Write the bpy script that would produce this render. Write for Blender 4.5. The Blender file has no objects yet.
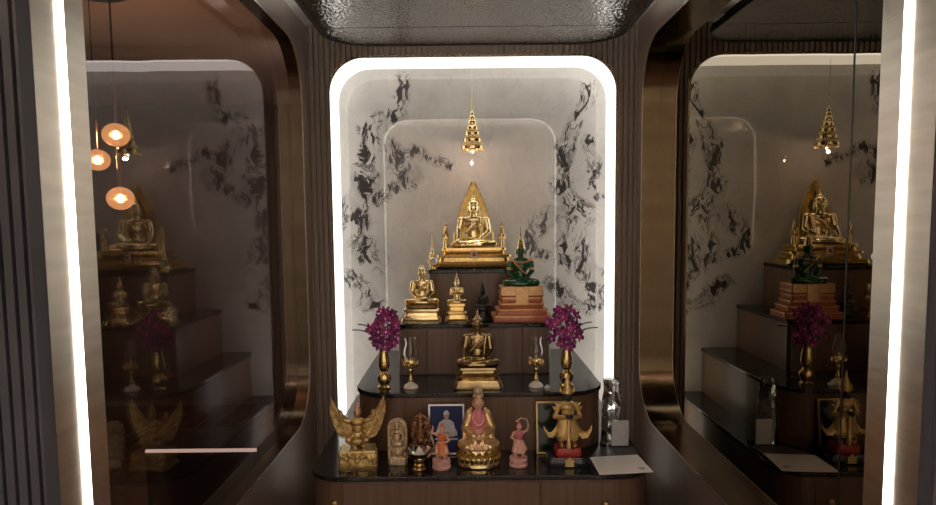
import bpy, bmesh, math, random
from mathutils import Vector, Matrix, Euler
C = bpy.context.scene.collection
SC = bpy.context.scene
PI = math.pi
R = math.radians
random.seed(7)

# ------------------------------------------------------------------ camera
EYE = 1.6
FPX, U0, V0 = 676.0, 467.0, 280.0
PITCH = math.atan(58 / 676)
ROLL = 0.010
cd = bpy.data.cameras.new('camera')
cam = bpy.data.objects.new('camera', cd)
C.objects.link(cam)
cd.sensor_fit = 'HORIZONTAL'
cd.sensor_width = 36
cd.lens = 36 * FPX / 936
cd.shift_x = (468 - U0) / 936
cd.shift_y = (V0 - 252.5) / 936
cd.clip_start = 0.02
fw = Vector((0, math.cos(PITCH), -math.sin(PITCH)))
up = Vector((0, math.sin(PITCH), math.cos(PITCH)))
rt = Vector((1, 0, 0))
rt2 = rt * math.cos(ROLL) - up * math.sin(ROLL)
up2 = up * math.cos(ROLL) + rt * math.sin(ROLL)
cm = Matrix((rt2, up2, -fw)).transposed().to_4x4()
cm.translation = (0, 0, EYE)
cam.matrix_world = cm
SC.camera = cam

# ------------------------------------------------------------------ world, exposure, added room fill
SC.view_settings.view_transform = 'Standard'
SC.view_settings.look = 'None'
SC.view_settings.gamma = 1.0
SC.view_settings.use_curve_mapping = False
SC.view_settings.exposure = 0.0
w = bpy.data.worlds.new('world')
SC.world = w
w.use_nodes = True
w.node_tree.nodes['Background'].inputs[0].default_value = (0.55, 0.48, 0.42, 1)
w.node_tree.nodes['Background'].inputs[1].default_value = 0.45
NICHE_L = 3.0        # radiance of the backlit niche surround
STRIP_L = 9.0        # radiance of the portal light strip


def area(name, loc, rot, sx, sy, power, col):
    l = bpy.data.lights.new(name, 'AREA')
    l.shape = 'RECTANGLE'
    l.size = sx
    l.size_y = sy
    l.energy = power
    l.color = col
    o = bpy.data.objects.new(name, l)
    o.location = loc
    o.rotation_euler = rot
    C.objects.link(o)
    return o


area('added_bounce_fill', (0.1, 0.7, 2.66), (R(-62), 0, 0), 4.4, 0.5, 430, (1.0, 0.93, 0.84))  # added fill lamp, unseen; bounces off the rear wall to front-light the altar


def point(name, loc, power, col, rad):
    l = bpy.data.lights.new(name, 'POINT')
    l.energy = power
    l.color = col
    l.shadow_soft_size = rad
    o = bpy.data.objects.new(name, l)
    o.location = loc
    C.objects.link(o)
    return o


# ------------------------------------------------------------------ materials
MATS = {}


def mat(name, col, met=0.0, rough=0.5, noise=None, bump=None, coat=0.0, trans=0.0, ior=1.5,
        emit=None, spec=None, col2=None, stretch=(1, 1, 1), alpha=None):
    m = bpy.data.materials.new(name)
    m.use_nodes = True
    nt = m.node_tree
    b = nt.nodes['Principled BSDF']
    b.inputs['Base Color'].default_value = (*col, 1)
    b.inputs['Metallic'].default_value = met
    b.inputs['Roughness'].default_value = rough
    b.inputs['IOR'].default_value = ior
    if coat:
        b.inputs['Coat Weight'].default_value = coat
        b.inputs['Coat Roughness'].default_value = 0.08
    if trans:
        b.inputs['Transmission Weight'].default_value = trans
    if spec is not None:
        b.inputs['Specular IOR Level'].default_value = spec
    if emit:
        b.inputs['Emission Color'].default_value = (*emit[0], 1)
        b.inputs['Emission Strength'].default_value = emit[1]
    if alpha is not None:
        b.inputs['Alpha'].default_value = alpha
    tc = nt.nodes.new('ShaderNodeTexCoord')
    mp = nt.nodes.new('ShaderNodeMapping')
    mp.inputs['Scale'].default_value = stretch
    nt.links.new(tc.outputs['Object'], mp.inputs[0])
    if noise:
        n = nt.nodes.new('ShaderNodeTexNoise')
        n.inputs['Scale'].default_value = noise
        n.inputs['Detail'].default_value = 5
        nt.links.new(mp.outputs[0], n.inputs['Vector'])
        r = nt.nodes.new('ShaderNodeValToRGB')
        r.color_ramp.elements[0].position = 0.3
        r.color_ramp.elements[1].position = 0.7
        c2 = col2 or tuple(c * 0.6 for c in col)
        r.color_ramp.elements[0].color = (*c2, 1)
        r.color_ramp.elements[1].color = (*col, 1)
        nt.links.new(n.outputs['Fac'], r.inputs[0])
        nt.links.new(r.outputs[0], b.inputs['Base Color'])
    if bump:
        n2 = nt.nodes.new('ShaderNodeTexNoise')
        n2.inputs['Scale'].default_value = bump[0]
        n2.inputs['Detail'].default_value = bump[2] if len(bump) > 2 else 3
        nt.links.new(mp.outputs[0], n2.inputs['Vector'])
        bp = nt.nodes.new('ShaderNodeBump')
        bp.inputs['Strength'].default_value = bump[1]
        bp.inputs['Distance'].default_value = bump[3] if len(bump) > 3 else 0.01
        nt.links.new(n2.outputs['Fac'], bp.inputs['Height'])
        nt.links.new(bp.outputs[0], b.inputs['Normal'])
    MATS[name] = m
    return m


def emission(name, col, strength):
    m = bpy.data.materials.new(name)
    m.use_nodes = True
    nt = m.node_tree
    nt.nodes.clear()
    e = nt.nodes.new('ShaderNodeEmission')
    e.inputs[0].default_value = (*col, 1)
    e.inputs[1].default_value = strength
    o = nt.nodes.new('ShaderNodeOutputMaterial')
    nt.links.new(e.outputs[0], o.inputs[0])
    MATS[name] = m
    return m


def pane_material(name, glossy, see, fac, rough=0.0):
    m = bpy.data.materials.new(name)
    m.use_nodes = True
    nt = m.node_tree
    nt.nodes.clear()
    g = nt.nodes.new('ShaderNodeBsdfGlossy')
    g.inputs['Color'].default_value = (*glossy, 1)
    g.inputs['Roughness'].default_value = rough
    t = nt.nodes.new('ShaderNodeBsdfTransparent')
    t.inputs['Color'].default_value = (*see, 1)
    x = nt.nodes.new('ShaderNodeMixShader')
    x.inputs[0].default_value = fac
    nt.links.new(t.outputs[0], x.inputs[1])
    nt.links.new(g.outputs[0], x.inputs[2])
    o = nt.nodes.new('ShaderNodeOutputMaterial')
    nt.links.new(x.outputs[0], o.inputs[0])
    # faint long waves of the sheet
    tc = nt.nodes.new('ShaderNodeTexCoord')
    n = nt.nodes.new('ShaderNodeTexNoise')
    n.inputs['Scale'].default_value = 5
    n.inputs['Detail'].default_value = 0
    nt.links.new(tc.outputs['Object'], n.inputs['Vector'])
    bp = nt.nodes.new('ShaderNodeBump')
    bp.inputs['Strength'].default_value = 0.03
    bp.inputs['Distance'].default_value = 0.01
    nt.links.new(n.outputs['Fac'], bp.inputs['Height'])
    nt.links.new(bp.outputs[0], g.inputs['Normal'])
    MATS[name] = m
    return m


mat('floor', (0.17, 0.10, 0.065), rough=0.25, noise=3, stretch=(8, 0.6, 1), col2=(0.10, 0.058, 0.038))
mat('ceiling_paint', (0.62, 0.60, 0.57), rough=0.7, bump=(60, 0.05))
mat('flute_wood', (0.32, 0.26, 0.21), rough=0.42, noise=4, stretch=(10, 10, 0.5), col2=(0.26, 0.21, 0.17))
mat('side_wood', (0.21, 0.16, 0.125), rough=0.30, noise=3, stretch=(14, 14, 0.4), col2=(0.165, 0.125, 0.097), coat=0.2)
mat('walnut', (0.165, 0.098, 0.066), rough=0.33, noise=3, stretch=(16, 16, 0.7), col2=(0.105, 0.060, 0.040), coat=0.15)
mat('black_stone', (0.010, 0.010, 0.011), rough=0.12, noise=14, col2=(0.02, 0.02, 0.021), bump=(3, 0.02))
mat('bronze_trim', (0.40, 0.32, 0.22), met=1, rough=0.17, noise=5, stretch=(1, 1, 3), col2=(0.28, 0.22, 0.15))
mat('champagne_metal', (0.86, 0.78, 0.67), met=1, rough=0.30, noise=4, stretch=(1, 1, 9), col2=(0.70, 0.63, 0.53), bump=(30, 0.15, 2, 0.002))
mat('dark_flute', (0.048, 0.048, 0.056), rough=0.5, noise=8, col2=(0.038, 0.038, 0.044))
mat('gold', (0.90, 0.70, 0.33), met=1, rough=0.21, noise=40, col2=(0.80, 0.58, 0.23), bump=(160, 0.35, 3, 0.002))
mat('bright_gold', (0.95, 0.80, 0.46), met=1, rough=0.20, noise=40, col2=(0.88, 0.70, 0.34), bump=(140, 0.3, 3, 0.002))
mat('matte_gold', (0.82, 0.64, 0.30), met=0.8, rough=0.32, noise=45, col2=(0.42, 0.26, 0.09), bump=(160, 0.6, 4, 0.004))
mat('yellow_gold', (0.80, 0.58, 0.24), met=0.55, rough=0.40, noise=50, col2=(0.62, 0.42, 0.14), bump=(120, 0.3, 3, 0.002))
mat('bronze', (0.56, 0.44, 0.23), met=1, rough=0.27, noise=25, col2=(0.34, 0.25, 0.12), bump=(120, 0.3, 3, 0.002))
mat('copper_brown', (0.42, 0.22, 0.11), met=0.7, rough=0.38, noise=70, col2=(0.18, 0.085, 0.045), bump=(180, 0.4, 3, 0.003))
mat('ivory_gold', (0.82, 0.68, 0.46), met=0.5, rough=0.34, noise=55, col2=(0.36, 0.22, 0.11), bump=(170, 0.6, 4, 0.004))
mat('robe_gold', (0.93, 0.72, 0.36), met=0.75, rough=0.28, noise=70, col2=(0.74, 0.48, 0.25), bump=(170, 0.5, 4, 0.003))
mat('old_gold', (0.66, 0.46, 0.17), met=1, rough=0.33, noise=60, col2=(0.46, 0.30, 0.09), bump=(140, 0.5, 3, 0.003))
mat('jade', (0.015, 0.11, 0.035), rough=0.12, noise=30, col2=(0.008, 0.055, 0.02), coat=0.4)
mat('orange_lacquer', (0.62, 0.20, 0.09), rough=0.32, noise=60, col2=(0.48, 0.13, 0.06), coat=0.2)
mat('peach_gold', (0.80, 0.52, 0.26), met=0.5, rough=0.34, noise=50, col2=(0.66, 0.40, 0.18))
mat('black_figure', (0.012, 0.011, 0.011), rough=0.28, noise=60, col2=(0.02, 0.018, 0.016), bump=(120, 0.3))
mat('pink', (0.72, 0.22, 0.30), rough=0.38, noise=60, col2=(0.60, 0.16, 0.22))
mat('pale_pink', (0.78, 0.48, 0.42), rough=0.40, noise=60, col2=(0.66, 0.33, 0.28))
mat('orange_cloth', (0.74, 0.24, 0.08), rough=0.45, noise=70, col2=(0.6, 0.16, 0.06))
mat('red', (0.42, 0.03, 0.025), rough=0.35, noise=30, col2=(0.3, 0.02, 0.02))
mat('skin_pink', (0.74, 0.46, 0.32), rough=0.45, noise=50, col2=(0.66, 0.38, 0.27))
mat('dark_skin', (0.03, 0.035, 0.035), rough=0.35, noise=40)
mat('silver', (0.80, 0.78, 0.74), met=1, rough=0.15, noise=30, col2=(0.68, 0.66, 0.62))
mat('white_glaze', (0.80, 0.76, 0.66), rough=0.2, noise=20, col2=(0.7, 0.66, 0.56))
mat('paper', (0.90, 0.89, 0.86), rough=0.6, noise=30, col2=(0.87, 0.86, 0.83))
mat('paper_print', (0.30, 0.30, 0.31), rough=0.6, noise=200, col2=(0.5, 0.5, 0.5))
mat('folder', (0.06, 0.06, 0.065), rough=0.4, noise=20)
mat('photo_blue', (0.022, 0.040, 0.17), rough=0.5, spec=0.25, noise=9, col2=(0.012, 0.018, 0.06))
mat('robe_white', (0.62, 0.64, 0.72), rough=0.3, noise=20, col2=(0.42, 0.44, 0.54))
mat('photo_skin', (0.48, 0.34, 0.28), rough=0.3, noise=20)
mat('photo_dark', (0.02, 0.03, 0.028), rough=0.12, noise=8, col2=(0.012, 0.02, 0.018))
mat('silver_frame', (0.70, 0.70, 0.74), met=0.6, rough=0.3, noise=20, col2=(0.6, 0.6, 0.64))
mat('orchid', (0.42, 0.045, 0.24), rough=0.5, noise=30, col2=(0.24, 0.018, 0.14))
mat('orchid_dark', (0.20, 0.018, 0.15), rough=0.5, noise=30, col2=(0.12, 0.010, 0.10))
mat('orchid_lip', (0.75, 0.50, 0.62), rough=0.5, noise=40, col2=(0.62, 0.25, 0.45))
mat('leaf', (0.05, 0.085, 0.03), rough=0.4, noise=30, col2=(0.03, 0.05, 0.02))
mat('seam', (0.012, 0.011, 0.010), rough=0.4, noise=20)
mat('dark_metal', (0.05, 0.05, 0.052), met=0.8, rough=0.4, noise=20)
mat('copper_rod', (0.72, 0.40, 0.28), met=1, rough=0.25, noise=30)
mat('clear_glass', (0.96, 0.96, 0.95), rough=0.03, trans=1.0, ior=1.45, noise=4, col2=(0.93, 0.93, 0.92))
mat('crystal', (0.97, 0.98, 0.98), rough=0.02, trans=1.0, ior=1.5, noise=9, col2=(0.94, 0.94, 0.94), bump=(30, 0.15, 1, 0.006))
mat('frosted', (0.75, 0.76, 0.77), rough=0.25, trans=0.35, noise=30, col2=(0.68, 0.69, 0.70))
mat('rear_wall_paint', (0.56, 0.52, 0.47), rough=0.7, noise=3, col2=(0.52, 0.48, 0.44))
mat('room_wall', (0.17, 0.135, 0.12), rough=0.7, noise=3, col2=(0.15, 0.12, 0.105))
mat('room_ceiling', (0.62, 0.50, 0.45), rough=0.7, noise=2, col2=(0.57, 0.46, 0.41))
emission('niche_light', (1.0, 0.965, 0.90), NICHE_L)
emission('niche_return', (1.0, 0.955, 0.88), 1.9)
emission('cove_light', (1.0, 0.97, 0.92), 14.0)
emission('strip_light', (1.0, 0.94, 0.83), STRIP_L)
emission('bulb', (1.0, 0.80, 0.50), 30)
emission('lamp_dot', (1.0, 0.86, 0.66), 22)
emission('shelf_strip', (1.0, 0.80, 0.70), 1.1)
pane_material('smoked_glass', (0.92, 0.90, 0.92), (0.70, 0.63, 0.60), 0.115)
pane_material('dark_mirror', (0.25, 0.215, 0.168), (0, 0, 0), 1.0)
# amber glass of the pendants, lit from inside
m = pane_material('amber_glass', (0.9, 0.6, 0.3), (0.95, 0.78, 0.60), 0.12)
nt = m.node_tree
e = nt.nodes.new('ShaderNodeEmission')
e.inputs[0].default_value = (1.0, 0.50, 0.20, 1)
e.inputs[1].default_value = 1.9
a = nt.nodes.new('ShaderNodeMixShader')
a.inputs[0].default_value = 0.55
out = [n for n in nt.nodes if n.type == 'OUTPUT_MATERIAL'][0]
prev = out.inputs[0].links[0].from_socket
nt.links.new(prev, a.inputs[1])
nt.links.new(e.outputs[0], a.inputs[2])
nt.links.new(a.outputs[0], out.inputs[0])

# hammered black glass of the ceiling panel
m = mat('hammered_glass', (0.26, 0.255, 0.245), met=1, rough=0.09)
nt = m.node_tree
b = nt.nodes['Principled BSDF']
tc = nt.nodes.new('ShaderNodeTexCoord')
vo = nt.nodes.new('ShaderNodeTexVoronoi')
vo.feature = 'SMOOTH_F1'
vo.inputs['Scale'].default_value = 70
vo.inputs['Smoothness'].default_value = 0.6
nt.links.new(tc.outputs['Object'], vo.inputs['Vector'])
bp = nt.nodes.new('ShaderNodeBump')
bp.inputs['Strength'].default_value = 0.22
bp.inputs['Distance'].default_value = 0.012
nt.links.new(vo.outputs['Distance'], bp.inputs['Height'])
nt.links.new(bp.outputs[0], b.inputs['Normal'])

# ------------------------------------------------------------------ marble with inky veins, book matched about its middle
PC = 0.043           # middle of the niche
m = mat('marble', (0.62, 0.60, 0.57), rough=0.025, ior=1.5)
nt = m.node_tree
L = nt.links.new
b = nt.nodes['Principled BSDF']


def N(t, **kw):
    n = nt.nodes.new(t)
    for k, v in kw.items():
        setattr(n, k, v)
    return n


def math_(op, a, bb=None, clamp=False):
    n = N('ShaderNodeMath', operation=op, use_clamp=clamp)
    for i, x in enumerate((a, bb)):
        if x is None:
            continue
        if isinstance(x, (int, float)):
            n.inputs[i].default_value = x
        else:
            L(x, n.inputs[i])
    return n.outputs[0]


tc = N('ShaderNodeTexCoord')
sp = N('ShaderNodeSeparateXYZ')
L(tc.outputs['Object'], sp.inputs[0])
cb = tc.outputs['Object']
# domain warp
nw = N('ShaderNodeTexNoise')
nw.inputs['Scale'].default_value = 3.2
nw.inputs['Detail'].default_value = 4
L(cb, nw.inputs['Vector'])
vs = N('ShaderNodeVectorMath', operation='SUBTRACT')
L(nw.outputs['Color'], vs.inputs[0])
vs.inputs[1].default_value = (0.5, 0.5, 0.5)
vm = N('ShaderNodeVectorMath', operation='SCALE')
L(vs.outputs[0], vm.inputs[0])
vm.inputs['Scale'].default_value = 0.26
va = N('ShaderNodeVectorMath', operation='ADD')
L(cb, va.inputs[0])
L(vm.outputs[0], va.inputs[1])
P = va.outputs[0]
# veins of ink : chains of segments on the slab (x, z to x, z ; half width)
VEINS = [(-0.377, 2.476, -0.429, 2.273, 0.05), (-0.429, 2.273, -0.634, 2.137, 0.06), (-0.634, 2.137, -0.677, 1.877, 0.065), (-0.64, 1.864, -0.719, 1.65, 0.08), (-0.707, 1.65, -0.59, 1.358, 0.07), (-0.634, 2.137, -0.452, 2.045, 0.045), (-0.452, 2.045, -0.345, 1.849, 0.085), (-0.329, 2.043, -0.123, 1.908, 0.05), (-0.581, 1.741, -0.42, 1.813, 0.055), (0.712, 2.406, 0.64, 2.094, 0.06), (0.64, 2.094, 0.61, 1.821, 0.065), (0.61, 1.821, 0.734, 1.636, 0.085), (0.653, 1.698, 0.617, 1.346, 0.07), (0.53, 1.638, 0.393, 1.485, 0.06), (0.393, 1.485, 0.505, 1.391, 0.05), (0.704, 1.482, 0.83, 1.106, 0.06), (0.549, 1.171, 0.799, 1.043, 0.07), (0.762, 2.093, 0.844, 1.758, 0.04), (-0.717, 1.247, -0.596, 1.089, 0.06)]
pf_ = N('ShaderNodeVectorMath', operation='MULTIPLY')
L(P, pf_.inputs[0])
pf_.inputs[1].default_value = (1, 0, 1)
tot = None
for (ax_, az_, bx_, bz_, rr_) in VEINS:
    dx_, dz_ = bx_ - ax_, bz_ - az_
    s1 = N('ShaderNodeVectorMath', operation='SUBTRACT')
    L(pf_.outputs[0], s1.inputs[0])
    s1.inputs[1].default_value = (ax_, 0, az_)
    dt = N('ShaderNodeVectorMath', operation='DOT_PRODUCT')
    L(s1.outputs[0], dt.inputs[0])
    k_ = dx_ * dx_ + dz_ * dz_
    dt.inputs[1].default_value = (dx_ / k_, 0, dz_ / k_)
    tt = math_('ADD', dt.outputs['Value'], 0.0, clamp=True)
    sc_ = N('ShaderNodeVectorMath', operation='SCALE')
    sc_.inputs[0].default_value = (dx_, 0, dz_)
    L(tt, sc_.inputs['Scale'])
    s2 = N('ShaderNodeVectorMath', operation='DISTANCE')
    L(s1.outputs[0], s2.inputs[0])
    L(sc_.outputs[0], s2.inputs[1])
    g = math_('SUBTRACT', 1.0, math_('DIVIDE', s2.outputs['Value'], rr_ * 1.2), clamp=True)
    tot = g if tot is None else math_('MAXIMUM', tot, g)
mp = N('ShaderNodeMapping')
mp.inputs['Rotation'].default_value = (0, R(28), 0)
mp.inputs['Scale'].default_value = (1.5, 1, 0.9)
L(P, mp.inputs[0])
nv = N('ShaderNodeTexNoise')
nv.inputs['Scale'].default_value = 4.6
nv.inputs['Detail'].default_value = 8
nv.inputs['Roughness'].default_value = 0.62
nv.inputs['Distortion'].default_value = 0.7
L(mp.outputs[0], nv.inputs['Vector'])
ridge = math_('ABSOLUTE', math_('SUBTRACT', nv.outputs['Fac'], 0.5))
thin = math_('SUBTRACT', 1.0, math_('MULTIPLY', ridge, 34.0), clamp=True)      # fine lines
cloud = math_('MULTIPLY', math_('SUBTRACT', nv.outputs['Fac'], 0.50), 7.0, clamp=True)
mp2 = N('ShaderNodeMapping')
mp2.inputs['Rotation'].default_value = (0, R(-32), 0)
mp2.inputs['Scale'].default_value = (1.9, 1, 0.85)
L(P, mp2.inputs[0])
n3 = N('ShaderNodeTexNoise')
n3.inputs['Scale'].default_value = 11.5
n3.inputs['Detail'].default_value = 6
n3.inputs['Roughness'].default_value = 0.58
n3.inputs['Distortion'].default_value = 0.9
L(mp2.outputs[0], n3.inputs['Vector'])
frag = math_('MULTIPLY', math_('SUBTRACT', math_('ADD', n3.outputs['Fac'], math_('MULTIPLY', tot, 0.15)), 0.60), 14.0, clamp=True)   # broken inky flakes
reg = math_('MULTIPLY', math_('SUBTRACT', tot, 0.06), 4.0, clamp=True)
k1 = math_('MULTIPLY', frag, reg)
k2 = math_('MULTIPLY', math_('MULTIPLY', thin, math_('MULTIPLY', math_('ADD', tot, 0.05), 2.0, clamp=True)), 0.85)
k3 = math_('MULTIPLY', math_('MULTIPLY', cloud, reg), 0.30)
ink = math_('MAXIMUM', math_('MAXIMUM', math_('MULTIPLY', k1, 0.97), k2), k3, )
nc = N('ShaderNodeTexNoise')
nc.inputs['Scale'].default_value = 2.0
nc.inputs['Detail'].default_value = 6
L(P, nc.inputs['Vector'])
rc = N('ShaderNodeValToRGB')
rc.color_ramp.elements[0].position = 0.32
rc.color_ramp.elements[0].color = (0.39, 0.37, 0.345, 1)
rc.color_ramp.elements[1].position = 0.62
rc.color_ramp.elements[1].color = (0.53, 0.51, 0.48, 1)
L(nc.outputs['Fac'], rc.inputs[0])
mx = N('ShaderNodeMixRGB')
L(ink, mx.inputs[0])
L(rc.outputs[0], mx.inputs[1])
mx.inputs[2].default_value = (0.035, 0.03, 0.03, 1)
L(mx.outputs[0], b.inputs['Base Color'])


# ------------------------------------------------------------------ mesh helpers
class M:
    def __init__(s):
        s.v, s.f = [], []

    def add(s, verts, faces):
        n = len(s.v)
        s.v += [Vector(p) for p in verts]
        s.f += [[i + n for i in f] for f in faces]
        return s

    def merge(s, o, mtx=None):
        return s.add([(mtx @ p) if mtx else p for p in o.v], o.f)

    def xf(s, mtx):
        s.v = [mtx @ p for p in s.v]
        return s

    def loops(s, loops, cap0=True, cap1=True, closed=True):
        n = len(loops[0])
        vs = [p for l in loops for p in l]
        fs = []
        for i in range(len(loops) - 1):
            for j in range(n if closed else n - 1):
                k = (j + 1) % n
                fs.append([i * n + j, i * n + k, (i + 1) * n + k, (i + 1) * n + j])
        if cap0:
            fs.append(list(range(n))[::-1])
        if cap1:
            fs.append([(len(loops) - 1) * n + j for j in range(n)])
        return s.add(vs, fs)

    def box(s, c, d, rot=None):
        x, y, z = d[0] / 2, d[1] / 2, d[2] / 2
        vs = [Vector((a, b_, c_)) for c_ in (-z, z) for (a, b_) in ((-x, -y), (x, -y), (x, y), (-x, y))]
        if rot:
            e = Euler(rot).to_matrix()
            vs = [e @ p for p in vs]
        vs = [p + Vector(c) for p in vs]
        return s.add(vs, [[3, 2, 1, 0], [4, 5, 6, 7], [0, 1, 5, 4], [1, 2, 6, 5], [2, 3, 7, 6], [3, 0, 4, 7]])

    def b2(s, lo, hi):
        return s.box([(a + b_) / 2 for a, b_ in zip(lo, hi)], [abs(b_ - a) for a, b_ in zip(lo, hi)])

    def lathe(s, prof, c=(0, 0, 0), n=32, sx=1, sy=1):
        lp = []
        for r, z in prof:
            r = max(r, 1e-5)
            lp.append([Vector((c[0] + r * sx * math.cos(2 * PI * k / n), c[1] + r * sy * math.sin(2 * PI * k / n), c[2] + z)) for k in range(n)])
        return s.loops(lp)

    def ell(s, c, r, rot=None, n=14, k=9):
        e = Euler(rot).to_matrix() if rot else Matrix.Identity(3)
        lp = []
        for i in range(k + 1):
            t = -PI / 2 + PI * i / k
            rr = max(math.cos(t), 1e-3)
            lp.append([Vector(c) + e @ Vector((r[0] * rr * math.cos(2 * PI * j / n), r[1] * rr * math.sin(2 * PI * j / n), r[2] * math.sin(t))) for j in range(n)])
        return s.loops(lp)

    def tube(s, pts, rad, n=10, flat=1.0, caps=True):
        pts = [Vector(p) for p in pts]
        if isinstance(rad, (int, float)):
            rad = [rad] * len(pts)
        lp = []
        nx = None
        for i, p in enumerate(pts):
            t = (pts[min(i + 1, len(pts) - 1)] - pts[max(i - 1, 0)]).normalized()
            if nx is None:
                nx = t.orthogonal().normalized()
            nx = (nx - t * nx.dot(t))
            nx = nx.normalized() if nx.length > 1e-6 else t.orthogonal().normalized()
            by = t.cross(nx)
            lp.append([p + (nx * math.cos(2 * PI * j / n) + by * flat * math.sin(2 * PI * j / n)) * rad[i] for j in range(n)])
        return s.loops(lp, caps, caps)

    def cap(s, p0, p1, r0, r1=None, n=10):
        r1 = r0 if r1 is None else r1
        p0, p1 = Vector(p0), Vector(p1)
        d = (p1 - p0)
        t = d.normalized() if d.length > 1e-9 else Vector((0, 0, 1))
        pts, rr = [], []
        for a in (0.05, 0.4, 0.8):
            pts.append(p0 - t * r0 * math.cos(a * PI / 2))
            rr.append(r0 * math.sin(a * PI / 2))
        pts.append(p0)
        rr.append(r0)
        pts.append(p1)
        rr.append(r1)
        for a in (0.8, 0.4, 0.05):
            pts.append(p1 + t * r1 * math.cos(a * PI / 2))
            rr.append(r1 * math.sin(a * PI / 2))
        return s.tube(pts, rr, n)

    def chain(s, pts, rr, n=10):
        for i in range(len(pts) - 1):
            s.cap(pts[i], pts[i + 1], rr[i], rr[i + 1], n)
        return s

    def prism(s, outline, y0, y1):      # outline in x,z ; thickness along y
        a = [Vector((x, y0, z)) for x, z in outline]
        c = [Vector((x, y1, z)) for x, z in outline]
        return s.loops([a, c])

    def stack(s, levels, c=(0, 0, 0), rr=0.3, seg=4):      # rounded rectangles (hx, hy, z)
        lp = []
        for hx, hy, z in levels:
            r = min(hx, hy) * rr
            l = []
            for (qx, qy, a0) in ((1, 1, 0), (-1, 1, 90), (-1, -1, 180), (1, -1, 270)):
                for k in range(seg + 1):
                    a = R(a0 + 90 * k / seg)
                    l.append(Vector((c[0] + qx * (hx - r) + r * math.cos(a), c[1] + qy * (hy - r) + r * math.sin(a), c[2] + z)))
            lp.append(l)
        return s.loops(lp)


def obj(name, m, material, parent=None, smooth=True, angle=35, mtx=None, remesh=None, bevel=0):
    me = bpy.data.meshes.new(name)
    me.from_pydata([tuple(p) for p in m.v], [], m.f)
    bm = bmesh.new()
    bm.from_mesh(me)
    bmesh.ops.remove_doubles(bm, verts=bm.verts, dist=1e-6)
    bmesh.ops.recalc_face_normals(bm, faces=bm.faces)
    bm.to_mesh(me)
    bm.free()
    if remesh:
        to = bpy.data.objects.new('tmp', me)
        C.objects.link(to)
        md = to.modifiers.new('r', 'REMESH')
        md.mode = 'VOXEL'
        md.voxel_size = remesh
        sm = to.modifiers.new('s', 'SMOOTH')
        sm.factor = 0.5
        sm.iterations = 3
        dg = bpy.context.evaluated_depsgraph_get()
        me2 = bpy.data.meshes.new_from_object(to.evaluated_get(dg))
        bpy.data.objects.remove(to)
        bpy.data.meshes.remove(me)
        me = me2
        me.name = name
        me.materials.clear()
    o = bpy.data.objects.new(name, me)
    C.objects.link(o)
    me.materials.append(MATS[material] if isinstance(material, str) else material)
    if smooth:
        me.polygons.foreach_set('use_smooth', [True] * len(me.polygons))
        if not remesh:
            me.set_sharp_from_angle(angle=R(angle))
    if bevel:
        bv = o.modifiers.new('bevel', 'BEVEL')
        bv.width = bevel
        bv.segments = 2
        bv.limit_method = 'ANGLE'
    if parent:
        o.parent = parent
    if mtx:
        o.matrix_local = mtx
    return o


def tag(o, label, cat, group=None):
    o['label'] = label
    o['category'] = cat
    if group:
        o['group'] = group
    return o


def thing(name, label, cat, loc=(0, 0, 0), rz=0, group=None):
    o = bpy.data.objects.new(name, None)
    o.empty_display_size = 0.05
    C.objects.link(o)
    o.location = loc
    o.rotation_euler = (0, 0, rz)
    return tag(o, label, cat, group)


def struct(name, m, material, **kw):
    o = obj(name, m, material, **kw)
    o['kind'] = 'structure'
    return o


def dup(root, loc, label, rz=None):
    r = root.copy()
    C.objects.link(r)
    r.location = loc
    if rz is not None:
        r.rotation_euler = (0, 0, rz)
    r['label'] = label
    for ch in list(root.children):
        c = ch.copy()
        C.objects.link(c)
        c.parent = r
        for g in list(ch.children):
            d = g.copy()
            C.objects.link(d)
            d.parent = c
    return r


def at(u, v, Y):
    d = fw + rt2 * ((u - U0) / FPX) - up2 * ((v - V0) / FPX)
    return Vector((0, 0, EYE)) + d * (Y / d.y)


def rrect(x0, x1, z0, z1, r, seg=10, bottom=True):
    """rounded rectangle, counter clockwise, in two coordinates"""
    pts = []
    for (cx, cz, a0, on) in ((x1 - r, z1 - r, 0, True), (x0 + r, z1 - r, 90, True), (x0 + r, z0 + r, 180, bottom), (x1 - r, z0 + r, 270, bottom)):
        if on:
            pts += [(cx + r * math.cos(R(a0 + 90 * k / seg)), cz + r * math.sin(R(a0 + 90 * k / seg))) for k in range(seg + 1)]
        else:
            pts.append((x0 if a0 == 180 else x1, z0))
    return pts


# ------------------------------------------------------------------ the shell
XL, XR = -0.89, 0.97            # faces of the side walls
GL, GR = -0.953, 1.062          # planes of the glass
YB = 3.90                       # face of the fluted back wall
YM = 4.20                       # face of the marble
ZC = 2.70                       # ceiling
NX0, NX1, NZ1, NR = -0.770, 0.858, 2.530, 0.20      # niche opening

struct('floor', M().b2((-4, -3, -0.1), (3.2, 6.0, 0)), 'floor')
struct('ceiling', M().b2((-0.97, 1.34, ZC), (1.08, 4.3, ZC + 0.1)), 'ceiling_paint')


def niche_top(x):
    d = min(x - NX0, NX1 - x)
    if d <= 0:
        return 0.0
    if d >= NR:
        return NZ1
    return NZ1 - NR + math.sqrt(max(NR * NR - (NR - d) ** 2, 0))


bw = M()
pitch = 0.0305
x = XL - 0.08
edges = []
while x < XR + 0.1:
    xs = [x, x + 0.006, x + 0.0245, x + pitch]
    edges.append(xs)
    x += pitch
# front skin of ribs and grooves, cut to the opening
cols = sorted(set([round(q, 5) for xs in edges for q in (xs[0], xs[0] + 1e-4, xs[1], xs[2], xs[2] + 1e-4)] + [NX0, NX1] +
              [NX0 + NR * (1 - math.cos(R(a))) for a in range(3, 91, 6)] + [NX1 - NR * (1 - math.cos(R(a))) for a in range(3, 91, 6)]))


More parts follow.
